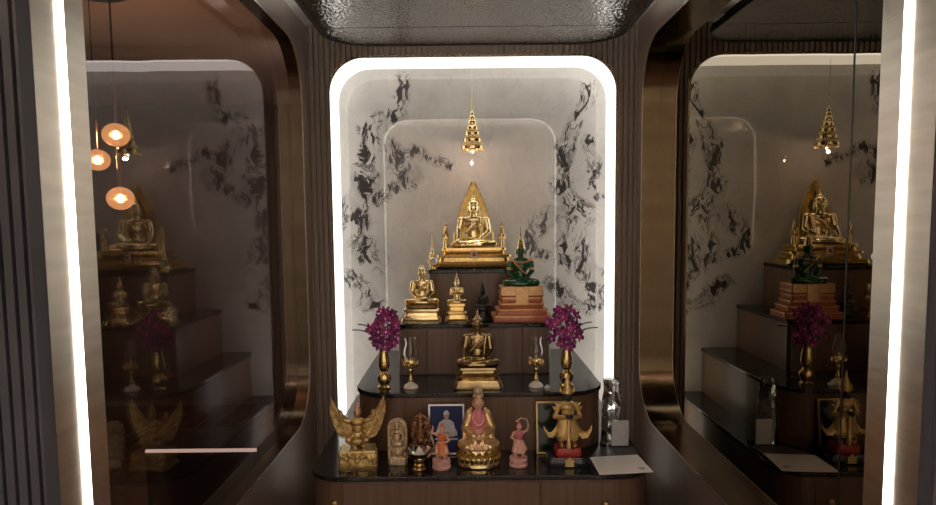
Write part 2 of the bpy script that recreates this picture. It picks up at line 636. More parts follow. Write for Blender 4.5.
def rib_y(x):
    t = (x - (XL - 0.08)) % pitch
    return YB - 0.014 if 0.00601 < t < 0.0246 else YB + 0.005


for a, c in zip(cols[:-1], cols[1:]):
    mid = (a + c) / 2
    ya = rib_y(mid)
    inside = NX0 < mid < NX1
    za, zc = (niche_top(a), niche_top(c)) if inside else (0, 0)
    bw.add([(a, ya, za), (c, ya, zc), (c, ya, ZC), (a, ya, ZC)], [[0, 1, 2, 3]])
    yn = rib_y(c + 1e-4) if c < cols[-1] else ya
    if abs(yn - ya) > 1e-4:
        bw.add([(c, ya, zc), (c, yn, zc), (c, yn, ZC), (c, ya, ZC)], [[0, 1, 2, 3]])
struct('wall_back', bw, 'flute_wood', smooth=False)
# backlit surround of the niche (an acrylic return that glows) and its thin frame
path = [(NX0, 0.0)] + [(NX0 + NR - NR * math.cos(R(a)), NZ1 - NR + NR * math.sin(R(a))) for a in range(0, 91, 6)] + \
       [(NX1 - NR + NR * math.sin(R(a)), NZ1 - NR + NR * math.cos(R(a))) for a in range(0, 91, 6)] + [(NX1, 0.0)]


def offset(path, d):
    out_ = []
    for i, p in enumerate(path):
        a, c = path[max(i - 1, 0)], path[min(i + 1, len(path) - 1)]
        t = Vector((c[0] - a[0], c[1] - a[1])).normalized()
        out_.append((p[0] - t.y * d, p[1] + t.x * d))
    return out_


def ribbon(path, y0, y1, thick):
    o2 = offset(path, thick)
    return M().loops([[Vector((p[0], y0, p[1])), Vector((p[0], y1, p[1])), Vector((q[0], y1, q[1])), Vector((q[0], y0, q[1]))] for p, q in zip(path, o2)])


o = thing('niche_light', 'white backlit surround glowing along the edge of the arched marble niche', 'light', (0, 0, 0))
obj('light_strip', ribbon(path, YB + 0.006, YB + 0.065, 0.02), 'niche_light', o)
obj('diffuser', ribbon(path, YB + 0.065, YM - 0.003, 0.02), 'niche_return', o)
struct('trim_1', ribbon(offset(path, -0.004), YB - 0.010, YB + 0.008, 0.014), 'bronze_trim')
struct('wall_niche', M().b2((NX0 - 0.05, YM, 0), (NX1 + 0.05, YM + 0.04, NZ1 + 0.05)), 'marble', smooth=False)

# side walls: a face with a round cornered opening, a metal lining and a pane
OZ0, OZ1, OR = 0.530, 2.543, 0.30


def side_wall(side, xf, xg, y0, y1, wy0):
    sgn = -1 if side == 'left' else 1
    loop = rrect(y0, y1, OZ0, OZ1, OR, 12)
    bm = bmesh.new()
    # fluted face: vertical strips would be too fine here, a flat veneer face with the opening
    ov = [bm.verts.new((xf, y, z)) for y, z in ((wy0, 0), (YB + 0.02, 0), (YB + 0.02, ZC), (wy0, ZC))]
    iv = [bm.verts.new((xf, y, z)) for y, z in loop]
    es = [bm.edges.new((l[i], l[(i + 1) % len(l)])) for l in (ov, iv) for i in range(len(l))]
    bmesh.ops.triangle_fill(bm, use_beauty=True, use_dissolve=False, edges=es)
    mm = M()
    bm.verts.index_update()
    mm.add([v.co for v in bm.verts], [[v.index for v in f.verts] for f in bm.faces])
    bm.free()
    n = len(loop)
    struct('wall_' + side, mm, 'side_wood', smooth=False)
    # lining ring
    ln = M()
    lp = []
    for (xx, d) in ((xf, 0), (xg, 0), (xg, 0.02), (xf, 0.02)):
        l2 = rrect(y0 - d, y1 + d, OZ0 - d, OZ1 + d, OR + d, 12)
        lp.append([Vector((xx, y, z)) for y, z in l2])
    ln.loops(lp, False, False)
    struct('trim_2' if side == 'left' else 'trim_3', ln, 'bronze_trim')
    # thin polished lip round the opening
    lip = M()
    lp = []
    for (xx, d) in ((xf, 0.0), (xf - sgn * 0.004, 0.0), (xf - sgn * 0.004, 0.006), (xf, 0.006)):
        l2 = rrect(y0 - d, y1 + d, OZ0 - d, OZ1 + d, OR + d, 12)
        lp.append([Vector((xx, y, z)) for y, z in l2])
    lip.loops(lp + [lp[0]], False, False)
    struct('trim_4' if side == 'left' else 'trim_5', lip, 'champagne_metal')
    return sgn


side_wall('left', XL, GL, 1.40, 3.745, 1.36)
side_wall('right', XR, GR, 1.40, 3.765, 1.36)
struct('window_1', M().b2((GL - 0.008, 1.36, OZ0 - 0.03), (GL, 3.80, OZ1 + 0.03)), 'smoked_glass', smooth=False)
SEAM = 1.886
struct('window_2', M().b2((GR, SEAM + 0.002, OZ0 - 0.03), (GR + 0.008, 3.80, OZ1 + 0.03)), 'dark_mirror', smooth=False)
struct('window_3', M().b2((GR, 1.36, OZ0 - 0.03), (GR + 0.008, SEAM - 0.002, OZ1 + 0.03)), 'dark_mirror', smooth=False)
struct('trim_6', M().b2((GR - 0.001, SEAM - 0.0035, OZ0), (GR + 0.012, SEAM + 0.0035, OZ1)), 'seam', smooth=False)

# portal at the front: metal lining with a light strip, dark fluted wings
PL, PR, PZ = -0.832, 0.914, 2.63
PY0, PY1 = 1.335, 1.52
pp = [(PL, 0.0)] + [(PL + 0.25 - 0.25 * math.cos(R(a)), PZ - 0.25 + 0.25 * math.sin(R(a))) for a in range(0, 91, 9)] + \
     [(PR - 0.25 + 0.25 * math.sin(R(a)), PZ - 0.25 + 0.25 * math.cos(R(a))) for a in range(0, 91, 9)] + [(PR, 0.0)]
struct('trim_7', ribbon(pp, PY0, PY1, 0.05), 'champagne_metal')
o = obj('portal_light_strip', ribbon(offset(pp, -0.004), 1.4195, 1.4405, 0.006), 'strip_light')
tag(o, 'long white light strip set in the pale metal frame of the entrance', 'light')


def wing(x0, x1):
    mm = M()
    k = x0
    while k < x1 - 1e-4:
        mm.b2((k, PY0 - 0.03, 0), (min(k + 0.024, x1), PY0 - 0.0005, ZC))
        mm.b2((k + 0.003, PY0 - 0.042, 0), (min(k + 0.019, x1), PY0 - 0.0299, ZC))
        k += 0.024
    return mm


struct('wall_front_left', wing(-1.85, PL - 0.0005), 'dark_flute', smooth=False)
struct('wall_front_right', wing(PR + 0.0005, 1.93), 'dark_flute', smooth=False)
hd = M().prism([(p[0], p[1]) for p in offset(pp, 0.03)][1:-1] + [(PR + 0.03, ZC + .1), (PL - 0.03, ZC + .1)], PY0 + 0.03, PY0 + 0.06)
struct('wall_front_header', hd, 'dark_flute', smooth=False)
# the room behind the photographer
struct('wall_rear', M().b2((-2.6, -2.6, 0), (2.8, -2.5, 2.8)), 'rear_wall_paint', smooth=False)
struct('ceiling_rear', M().b2((-2.6, -2.6, 2.75), (2.8, PY0, 2.85)), 'room_ceiling', smooth=False)

# hammered glass panel hung under the ceiling, two leaves
cp = thing('ceiling_panel', 'hammered black glass panel with rounded corners hung under the ceiling', 'ceiling panel', (0.05, 3.0, 2.575))
X0, X1, YE, CR = -0.733 - 0.05, 0.832 - 0.05, 0.82, 0.24
pl = [(X0, 0.487)] + [(X0 + CR - CR * math.cos(R(a)), YE - CR + CR * math.sin(R(a))) for a in range(0, 91, 9)] + \
     [(X1 - CR + CR * math.sin(R(a)), YE - CR + CR * math.cos(R(a))) for a in range(0, 91, 9)] + [(X1, 0.487)]
obj('rear_leaf', M().loops([[Vector((a, c, z)) for a, c in pl] for z in (0, 0.02)]), 'hammered_glass', cp, smooth=False)
obj('front_leaf', M().b2((X0, -0.8, 0), (X1, 0.480, 0.02)), 'hammered_glass', cp, smooth=False)
rim = M()
pl2 = [(X0, -0.8)] + pl[1:-1] + [(X1, -0.8)]
ofs = [(p[0] * 1.012, p[1] + (0.010 if p[1] > 0.5 else 0)) for p in pl2]
rim.loops([[Vector((p[0], p[1], -0.004)), Vector((p[0], p[1], 0.03)), Vector((q[0], q[1], 0.03)), Vector((q[0], q[1], -0.004))] for p, q in zip(pl2, ofs)])
obj('edge_trim', rim, 'dark_metal', cp, smooth=False)
for xa in (X0 + 0.03, X1 - 0.05):
    obj('cove_light', M().b2((xa, -0.6, 0.021), (xa + 0.02, 0.76 - CR, 0.034)), 'cove_light', cp, smooth=False)
obj('cove_light', M().b2((X0 + 0.2, 0.755, 0.021), (X1 - 0.2, 0.775, 0.034)), 'cove_light', cp, smooth=False)
obj('core', M().b2((X0 + 0.1, -0.78, 0.02), (X1 - 0.1, 0.72, 0.125)), 'seam', cp, smooth=False)

# ------------------------------------------------------------------ the dining room beyond the smoked glass
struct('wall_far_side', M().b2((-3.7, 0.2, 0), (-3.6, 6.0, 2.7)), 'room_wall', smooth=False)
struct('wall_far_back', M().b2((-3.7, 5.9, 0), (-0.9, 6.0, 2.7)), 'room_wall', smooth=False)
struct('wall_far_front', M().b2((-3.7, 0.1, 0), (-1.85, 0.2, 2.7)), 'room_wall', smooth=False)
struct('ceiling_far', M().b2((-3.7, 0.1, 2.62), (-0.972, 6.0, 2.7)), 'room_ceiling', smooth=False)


# ------------------------------------------------------------------ stepped altar
def plan(x0, x1, y0, r, y1=YM - 0.004, seg=9):
    return [(x1, y1), (x0, y1)] + [(x0 + r - r * math.cos(R(a)), y0 + r - r * math.sin(R(a))) for a in [90 * k / seg for k in range(seg + 1)]] + \
           [(x1 - r + r * math.sin(R(a)), y0 + r - r * math.cos(R(a))) for a in [90 * k / seg for k in range(seg + 1)]]


def slab(pts, z0, z1):
    return M().loops([[Vector((a, c, z)) for a, c in pts] for z in (z0, z1)])


T1, T2, T3, T4 = 0.520, 0.800, 1.070, 1.333
TIERS = [(-0.700, 0.800, 2.80, 0.15, 0.0, T1, 'lowest and widest walnut altar tier with a black stone top'),
         (-0.552, 0.660, 3.115, 0.20, T1, T2, 'second walnut altar tier with round front corners, under the orchid vases'),
         (-0.374, 0.444, 3.50, 0.03, T2, T3, 'third walnut altar tier, square-cornered, under the orange throne'),
         (-0.222, 0.284, 3.79, 0.02, T3, T4, 'topmost small walnut altar tier under the large gold statue')]
for i, (x0, x1, y0, r, z0, z1, lab) in enumerate(TIERS):
    cx0, cy0 = (x0 + x1) / 2, y0
    altar = thing('altar_tier', lab, 'altar', (cx0, cy0, z0), 0, 'tiers of the stepped altar')
    inv = Matrix.Translation((-cx0, -cy0, -z0))
    body = slab(plan(x0 + 0.008, x1 - 0.008, y0 + 0.010, r, seg=8), z0 + (0.0005 if i else 0.04), z1 - 0.022).xf(inv)
    obj('tier_body', body, 'walnut', altar, angle=30)
    top = slab(plan(x0, x1, y0, r, seg=10), z1 - 0.0215, z1).xf(inv)
    obj('tier_top', top, 'black_stone', altar, angle=30, bevel=0.004)
    if i == 0:
        for (a, c) in ((x0 + 0.16, -0.185), (-0.179, 0.300), (0.306, x1 - 0.16)):
            obj('drawer', M().b2((a, y0 + 0.003, 0.06), (c, y0 + 0.012, z1 - 0.034)).xf(inv), 'walnut', altar, smooth=False, bevel=0.002)
        obj('plinth', slab(plan(-0.66, 0.76, 2.86, 0.12), 0.0, 0.04).xf(inv), 'seam', altar, smooth=False)
        for px in (605, 335):
            p = at(px, 503, 2.80)
            kn = M().lathe([(0.004, 0), (0.006, 0.012), (0.013, 0.016), (0.015, 0.022), (0.010, 0.028), (0, 0.029)], n=20)
            kn.xf(Matrix.Translation((p.x, 2.803 if px > 400 else 2.818, p.z)) @ Matrix.Rotation(R(90), 4, 'X'))
            obj('knob', kn.xf(inv), 'gold', altar)['label'] = 'small brass knob'
    elif i == 2:
        for (a, c) in ((x0 + 0.02, -0.215), (-0.211, 0.285), (0.289, x1 - 0.02)):
            obj('door', M().b2((a, y0 + 0.004, z0 + 0.006), (c, y0 + 0.012, z1 - 0.026)).xf(inv), 'walnut', altar, smooth=False, bevel=0.002)
# ------------------------------------------------------------------ figures
def buddha(h, mudra='earth', finial='flame', robe=True):
    """one continuous seated figure, total height about h with the finial; faces -y, sits at z=0"""
    m = M()
    # crossed legs
    for s in (-1, 1):
        m.chain([(s * .10, .05, .085), (s * .30, -.06, .075)], [.085, .07])
    m.chain([(.30, -.07, .07), (.10, -.19, .06), (-.08, -.20, .06)], [.066, .056, .042])
    m.chain([(-.30, -.07, .07), (-.10, -.18, .085), (.12, -.17, .105)], [.066, .054, .04])
    m.ell((-.13, -.20, .055), (.065, .04, .03)).ell((.18, -.165, .12), (.065, .04, .028))
    m.ell((0, .03, .08), (.20, .13, .09))
    # trunk
    m.ell((0, .04, .22), (.125, .09, .15)).ell((0, .035, .40), (.158, .096, .15)).ell((0, .035, .50), (.185, .08, .072))
    # neck and head
    m.cap((0, .03, .54), (0, .02, .64), .060, .056)
    m.ell((0, .012, .705), (.083, .092, .108)).ell((0, -.010, .655), (.058, .064, .052))
    m.cap((0, -.073, .728), (0, -.096, .690), .011, .018)               # nose
    m.ell((0, -.075, .648), (.028, .013, .009))                          # mouth
    for s in (-1, 1):
        m.ell((s * .085, .015, .672), (.015, .025, .066))                # long ears
        m.ell((s * .034, -.072, .720), (.018, .011, .008))               # eyes
        m.cap((s * .013, -.078, .747), (s * .056, -.060, .752), .008, .005)
    if finial == 'flame':
        m.ell((0, .02, .785), (.086, .093, .055)).ell((0, .025, .838), (.048, .05, .040))
        m.chain([(0, .025, .855), (0, .025, .91), (0, .025, 1.0)], [.030, .022, .006])
    elif finial == 'crown':
        for i in range(6):
            m.lathe([(.001, 0), (.095 - .014 * i, 0), (.078 - .012 * i, .036), (.001, .036)], (0, .02, .775 + i * .034), 16)
        m.chain([(0, .02, .96), (0, .02, 1.16)], [.020, .004])
    elif finial == 'bun':
        m.ell((0, .02, .79), (.084, .09, .055)).ell((0, .03, .855), (.052, .052, .055))
    # arms
    def hand(w, d, curl=0):
        w, d = Vector(w), Vector(d).normalized()
        side = d.cross(Vector((0, 0, 1)))
        side = side.normalized() if side.length > .2 else Vector((1, 0, 0))
        m.ell(w + d * .03, (.034, .034, .024))
        for k, ln in zip((-1.5, -.5, .5, 1.5), (.055, .066, .062, .048)):
            a = w + d * .05 + side * k * .015
            m.chain([a, a + d * ln * .55, a + d * ln + Vector((0, 0, -.008))], [.0095, .009, .0075], 6)
        m.chain([w + side * .028 + d * .015, w + side * .046 + d * .05], [.011, .009], 6)
    if mudra == 'earth':
        m.chain([(-.190, .035, .495), (-.222, .015, .32), (-.235, -.11, .165)], [.062, .052, .037])
        hand((-.235, -.12, .158), (-.02, -.45, -1))
        m.chain([(.190, .035, .495), (.222, .02, .29), (.10, -.13, .165)], [.062, .052, .038])
        hand((.09, -.135, .158), (-1, -.15, 0))
    elif mudra == 'lap':
        for s in (-1, 1):
            m.chain([(s * .190, .035, .495), (s * .222, .02, .29), (s * .09, -.13, .155 + .012 * s)], [.062, .052, .038])
            hand((s * .08, -.135, .155 + .012 * s), (-s, -.1, 0))
    else:
        for s in (-1, 1):
            m.chain([(s * .190, .035, .495), (s * .225, -.01, .33), (s * .05, -.13, .41)], [.062, .050, .036])
            hand((s * .03, -.133, .42), (-s * .2, -.1, 1))
    if robe:
        m.chain([(.16, -.01, .53), (.02, -.066, .42), (-.125, -.045, .27)], [.022, .018, .02], 8)
        m.chain([(.14, -.045, .51), (.115, -.072, .34), (.10, -.08, .19)], [.028, .028, .024], 8)
    return m.xf(Matrix.Scale(h, 4))


def tiers(spec, rr=0.25):
    return M().stack(spec, rr=rr)


def petals(m, r, z, n, pw, ph, tilt, sx=1.0, sy=1.0):
    for k in range(n):
        a = 2 * PI * k / n
        q = M().ell((0, 0, ph * .45), (pw, .35 * pw, ph * .55), n=8, k=6)
        q.xf(Matrix.Rotation(tilt, 4, 'X'))
        q.xf(Matrix.Translation((0, -r, z)))
        q.xf(Matrix.Rotation(a, 4, 'Z'))
        q.xf(Matrix.Diagonal((sx, sy, 1, 1)))
        m.merge(q)
    return m


# ---- hanging tiered parasol over the main figure
p = at(472.5, 150, 3.95)
pz = p.z
ch = thing('tiered_parasol', 'gold tiered ceremonial parasol hanging on a thin wire above the large gold statue', 'parasol', (p.x, 3.95, pz))
tiersz = [(0.066, 0.014), (0.053, 0.056), (0.042, 0.094), (0.032, 0.127), (0.024, 0.156), (0.017, 0.180), (0.011, 0.200)]
for (r, z) in tiersz:
    q = M().lathe([(.003, -.004), (r * .90, -.010), (r, -.012), (r * 1.03, -.009), (r * 1.02, .006), (r * .90, .010), (r * .55, .017), (.004, .020)], (0, 0, z), 40)
    t = obj('canopy_tier', q, 'bright_gold', ch)
    fr = M()
    n = max(12, int(r * 420))
    for k in range(n):
        a = 2 * PI * k / n
        fr.ell((r * 1.01 * math.cos(a), r * 1.01 * math.sin(a), z - .014), (.0032, .0032, .006), n=6, k=4)
    obj('fringe', fr, 'gold', t)
obj('shaft', M().lathe([(.006, 0), (.005, .215), (.007, .222), (.0045, .232), (.0075, .240), (.0035, .252), (.006, .262), (.003, .276), (.004, .290), (.002, .300), (.0016, .330)], n=12), 'bright_gold', ch)
obj('wire', M().tube([(0, 0, .32), (0, 0, NZ1 - pz - .001)], .0009, 6), 'silver', ch)
obj('lamp_holder', M().lathe([(.003, .01), (.012, .004), (.012, -.004), (.008, -.006)], n=16), 'bright_gold', ch)
lb = obj('lamp_bulb', M().ell((0, 0, -.010), (.0065, .0065, .0065)), 'lamp_dot', ch)
point('parasol_lamp', (p.x, 3.93, pz - .032), 1.5, (1.0, .70, .55), .008).parent = None

# ---- main gold statue with its flame arch
Y = 3.985
p = at(474, 268, Y)
mb = thing('seated_buddha_statue', 'large gold seated statue with pointed flame arch on the top altar tier', 'statue', (p.x, Y + .008, T4))
bz = 0.118
base = M().merge(tiers([(.225, .125, 0), (.232, .130, .012), (.222, .122, .022), (.215, .118, .034), (.190, .105, .040), (.182, .100, .060), (.196, .108, .066), (.198, .11, .078),
              (.170, .096, .084), (.160, .090, .098), (.172, .098, .104), (.170, .096, bz)], .3), Matrix.Diagonal((1.1, 1, 1, 1)))
bo = obj('base', base, 'gold', mb)
for (n_, hw, y_, z_) in ((50, .23, -.121, .030), (38, .182, -.1025, .072)):
    bead = M()
    for k in range(n_):
        bead.ell((-hw + 2 * hw * k / (n_ - 1), y_, z_), (.0052, .008, .007), n=6, k=4)
    obj('beading', bead, 'bright_gold', bo)
em = obj('emblem', M().stack([(.017, .004, 0), (.017, .004, .040)], (0, -.112, .062), .6), 'white_glaze', mb)
em['label'] = 'small white crest with a red mark'
obj('emblem_mark', M().stack([(.009, .002, 0), (.009, .002, .022)], (0, -.117, .070), .8), 'red', em)
H = .335
obj('body', buddha(H, 'earth', 'flame').xf(Matrix.Translation((0, 0, bz - .004)) @ Matrix.Diagonal((1.14, 1, 1, 1))), 'bright_gold', mb, remesh=.0022)
# arch : pointed leaf outline with an inner cut-out
def leaf_arch(w, h0, h1, k=1.0):
    l = []
    prof = [(0, .90), (.14, .96), (.28, 1.0), (.43, 1.0), (.54, .89), (.63, .76), (.71, .62), (.78, .47), (.86, .30), (.92, .16), (.96, .08), (1, 0)]
    for t, x in prof:
        l.append((w * x, h0 + (h1 - h0) * t))
    return l


la = leaf_arch(.090, bz, .505)
outl = [(x, z) for x, z in la] + [(-x, z) for x, z in la[::-1][1:]]
li = leaf_arch(.068, bz, .435)
inl = [(x, z) for x, z in li] + [(-x, z) for x, z in li[::-1][1:]]
arch = M()
arch.loops([[Vector((o_[0], .055, o_[1])), Vector((o_[0], .072, o_[1])), Vector((i_[0], .070, i_[1])), Vector((i_[0], .057, i_[1]))] for o_, i_ in zip(outl, inl)])
obj('back_panel', M().prism(inl, .062, .068), 'bronze', mb)
for s in (-1, 1):
    for i in range(1, 11):
        x, z = la[i]
        arch.chain([(s * x * .95, .063, z - .004), (s * (x + .001), .063, z + .010), (s * (x + .000), .063, z + .022)], [.007, .005, .001], 8)
ar = obj('flame_arch', arch, 'old_gold', mb)
for s in (-1, 1):
    f = M()
    f.lathe([(.018, 0), (.020, .01), (.013, .016), (.015, .03), (.0165, .06), (.013, .085), (.016, .10), (.012, .125), (.005, .132)], (s * .164, -.02, bz - .035), 14, 1, .8)
    f.ell((s * .164, -.022, bz + .108), (.0125, .013, .017))
    f.chain([(s * .164, -.02, bz + .12), (s * .164, -.02, bz + .150)], [.008, .001], 8)
    for t in (-1, 1):
        f.chain([(s * .164 + t * .014, -.024, bz + .075), (s * .164 + t * .017, -.034, bz + .05), (s * .164 + t * .003, -.038, bz + .056)], [.0055, .005, .004], 6)
    obj('attendant', f, 'gold', mb)
    g = M()
    g.lathe([(.012, 0), (.013, .03), (.008, .05), (.010, .07), (.003, .10)], (s * .112, .035, bz - .004), 12)
    obj('arch_post', g, 'gold', mb)

# ---- crystal relic stand at the end of the top tier
Y = 3.93
p = at(432.5, 268, 3.82)
st = thing('relic_stand', 'small gold spire with a clear crystal ball left of the large gold statue', 'reliquary', (p.x, 3.821, T4))
obj('foot', M().lathe([(.024, 0), (.026, .005), (.018, .010), (.012, .016), (.019, .024), (.021, .028)], n=24), 'bright_gold', st)
obj('crystal_ball', M().ell((0, 0, .050), (.026, .026, .024), n=24, k=16), 'clear_glass', st)
obj('spire', M().lathe([(.021, .074), (.023, .079), (.015, .084), (.017, .090), (.010, .097), (.012, .103), (.006, .112), (.007, .118), (.003, .13), (.0015, .20)], n=20), 'bright_gold', st)

# ---- third tier: two gold statues, black figure, jade statue
Y = 3.59
p = at(422.5, 322, Y)
lb_ = thing('seated_buddha_statue', 'plain gold seated statue on a square throne at the left of the third tier', 'statue', (p.x, Y, T3))
obj('base', tiers([(.102, .066, 0), (.104, .068, .012), (.094, .060, .020), (.090, .057, .050), (.084, .054, .056), (.098, .062, .064), (.098, .062, .074), (.086, .056, .082), (.090, .06, .098)], .25), 'bright_gold', lb_)
obj('body', buddha(.232, 'lap', 'bun').xf(Matrix.Translation((0, 0, .095)) @ Matrix.Diagonal((1.06, 1, 1.0, 1))), 'bright_gold', lb_, remesh=.0019)
for s in (-1, 1):
    obj('corner_foot', M().chain([(s * .092, -.056, .026), (s * .096, -.064, .014), (s * .098, -.068, .0085)], [.010, .010, .008], 8), 'bright_gold', lb_)

p = at(456.5, 322, Y)
sb = thing('seated_buddha_statue', 'small crowned gold statue with raised hands on a stepped pedestal', 'statue', (p.x + .004, Y, T3))
obj('base', tiers([(.060, .048, 0), (.062, .050, .010), (.052, .043, .018), (.050, .041, .040), (.058, .047, .048), (.058, .047, .056), (.044, .037, .064), (.042, .036, .080), (.052, .043, .088), (.050, .041, .1)], .3), 'gold', sb)
obj('body', buddha(.152, 'chest', 'crown').xf(Matrix.Translation((0, 0, .098)) @ Matrix.Diagonal((.92, .95, 1.0, 1))), 'bright_gold', sb, remesh=.0016)
for s in (-1, 1):
    obj('corner_foot', M().chain([(s * .054, -.044, .030), (s * .057, -.051, .014), (s * .058, -.054, .0065)], [.007, .007, .006], 8), 'bright_gold', sb)

p = at(485, 322, Y + .02)
bk = thing('hermit_statue', 'black seated figure in a tall pointed hat on the third tier', 'statue', (p.x - .012, Y + .02, T3))
obj('base', M().lathe([(.046, 0), (.050, .008), (.040, .018), (.036, .055), (.046, .064), (.044, .074)], n=28), 'black_figure', bk)
b_ = buddha(.112, 'lap', 'bun')
obj('body', b_.xf(Matrix.Translation((0, 0, .071)) @ Matrix.Diagonal((1.15, 1, 1, 1))), 'black_figure', bk, remesh=.0016)
obj('hat', M().lathe([(.013, .150), (.016, .158), (.013, .168), (.014, .176), (.009, .186), (.010, .192), (.004, .202), (.001, .215)], n=18), 'black_figure', bk)

Y = 3.63
p = at(521, 322, Y)
eb = thing('jade_buddha_statue', 'green seated statue with a gold crown on a tall orange throne', 'statue', (p.x, Y, T3))
def throne(y0):
    return [(.155, .095, 0), (.157, .097, .012), (.150, .092, .024)]


obj('base', tiers([(.152, .096, 0), (.156, .098, .010), (.150, .094, .028), (.132, .084, .033), (.136, .086, .042), (.128, .08, .062), (.112, .070, .067), (.118, .074, .078), (.118, .074, .092),
                   (.108, .068, .098), (.112, .070, .106), (.112, .070, .122), (.104, .066, .128), (.116, .072, .136), (.112, .070, .180), (.10, .062, .186)], .18), 'orange_lacquer', eb)
tr = M()
for (hx, hy, z) in ((.158, .0995, .030), (.139, .088, .064), (.121, .076, .094), (.115, .072, .126), (.118, .074, .150), (.116, .073, .182)):
    tr.stack([(hx, hy, z - .0035), (hx, hy, z + .0035)], rr=.18)
tro = obj('throne_moulding', tr, 'peach_gold', eb)
obj('throne_plaque', M().stack([(.034, .004, 0), (.034, .004, .082)], (0, -.0755, .098), .2), 'peach_gold', eb)['label'] = 'plain gilded front plaque of the throne'
obj('throne_front', M().stack([(.109, .003, 0), (.109, .003, .038)], (0, -.0715, .140), .2), 'peach_gold', eb)
ebm = Matrix.Translation((0, 0, .183)) @ Matrix.Diagonal((1.02, 1, 1, 1))
obj('body', buddha(.27, 'lap', None, False).xf(ebm), 'jade', eb, remesh=.0019)
cr = M()
for i in range(7):
    cr.lathe([(.001, 0), (.0255 - .0032 * i, 0), (.0265 - .0033 * i, .003), (.021 - .0028 * i, .010), (.001, .010)], (0, .004, .384 + i * .0095), 20)
cr.chain([(0, .004, .448), (0, .004, .505)], [.0055, .0012], 8)
for s in (-1, 1):
    cr.chain([(s * .023, .002, .388), (s * .0265, .004, .362), (s * .021, 0, .338)], [.0045, .004, .003], 6)
obj('crown', cr, 'bright_gold', eb)
co = M()
for k in range(15):
    a = PI * (k / 14)
    co.ell((-.044 * math.cos(a), -.006 - .024 * math.sin(a), .327 - .016 * math.sin(a)), (.0055, .005, .005), n=6, k=4)
obj('collar', co, 'peach_gold', eb)
for s in (-1, 1):
    obj('epaulette', M().lathe([(.0001, .014), (.012, .009), (.017, -.005), (.011, -.009)], (s * .054, .009, .324), 12), 'peach_gold', eb)
    obj('armlet', M().lathe([(.0150, 0), (.0162, .006), (.0150, .012)], (s * .060, .005, .272), 12), 'peach_gold', eb)
    obj('knee_guard', M().ell((s * .078, -.018, .204), (.012, .011, .007)), 'peach_gold', eb)
obj('sash', M().chain([(-.034, -.022, .310), (.0, -.026, .275), (.03, -.022, .245)], [.005, .005, .004], 6), 'peach_gold', eb)

# ---- second tier: bronze statue, oil lamps, vases with orchids
Y = 3.245
p = at(478, 386, Y)
br = thing('seated_buddha_statue', 'dark bronze seated statue with a shiny stepped base in the middle of the second tier', 'statue', (p.x, Y, T2))
obj('base', tiers([(.118, .082, 0), (.120, .084, .006), (.112, .078, .034), (.106, .074, .044), (.088, .062, .050), (.090, .064, .058), (.104, .072, .064), (.106, .074, .072), (.086, .061, .078),
                   (.084, .060, .088), (.098, .068, .094), (.096, .066, .104)], .25), 'bronze', br)
obj('body', buddha(.285, 'earth', 'flame').xf(Matrix.Translation((0, 0, .101)) @ Matrix.Diagonal((1.0, 1, 1.0, 1))), 'bronze', br, remesh=.0019)

Y = 3.225
p = at(411, 387, Y)


def oil_lamp(loc, label):
    t = thing('oil_lamp', label, 'oil lamp', loc, 0, 'glass oil lamps on the second tier')
    obj('foot', M().lathe([(.034, 0), (.036, .005), (.033, .012), (.024, .020), (.014, .026), (.010, .032)], n=28), 'white_glaze', t)
    obj('stem', M().lathe([(.010, .030), (.013, .040), (.008, .052), (.007, .075), (.011, .086), (.008, .096), (.012, .106)], n=20), 'gold', t)
    f = M().lathe([(.010, .102), (.024, .112), (.029, .124), (.026, .134), (.014, .140)], n=24)
    for k in range(6):
        a = 2 * PI * k / 6 + .3
        f.ell((.031 * math.cos(a), .031 * math.sin(a), .118), (.011, .011, .014), n=8, k=6)
        f.chain([(.024 * math.cos(a), .024 * math.sin(a), .126), (.041 * math.cos(a), .041 * math.sin(a), .140)], [.005, .002], 6)
    obj('oil_cup', f, 'gold', t)
    c = M()
    pr = [(.018, .134), (.027, .150), (.0325, .168), (.031, .188), (.024, .210), (.023, .226), (.028, .244)]
    c.lathe(pr + [(r - .0030, z) for r, z in pr[::-1]], n=32)
    # open tube: drop caps by keeping inner wall
    obj('glass_chimney', c, 'clear_glass', t)
    obj('wick', M().lathe([(.004, .138), (.0045, .152), (.002, .158)], n=10), 'white_glaze', t)
    return t


ol = oil_lamp((p.x, Y, T2), 'gold oil lamp with glass chimney beside the left orchid vase')
p = at(536, 386, Y)
dup(ol, (p.x, Y, T2), 'gold oil lamp with glass chimney between bronze statue and right orchids')

vp = [(.030, 0), (.032, .006), (.022, .014), (.024, .022), (.033, .040), (.033, .056), (.022, .072), (.015, .080), (.020, .088), (.028, .112), (.027, .140), (.021, .170), (.019, .190), (.026, .206), (.024, .206), (.017, .19), (.017, .17), (.001, .16)]


def vase(loc, label):
    t = thing('flower_vase', label, 'vase', loc, 0, 'brass vases on the second tier')
    obj('vase_body', M().lathe(vp, n=36), 'gold', t)
    obj('ring', M().lathe([(.0155, .076), (.018, .080), (.0155, .084)], n=28), 'bright_gold', t)
    obj('rim', M().lathe([(.026, .202), (.028, .206), (.026, .209)], n=28), 'bright_gold', t)
    return t


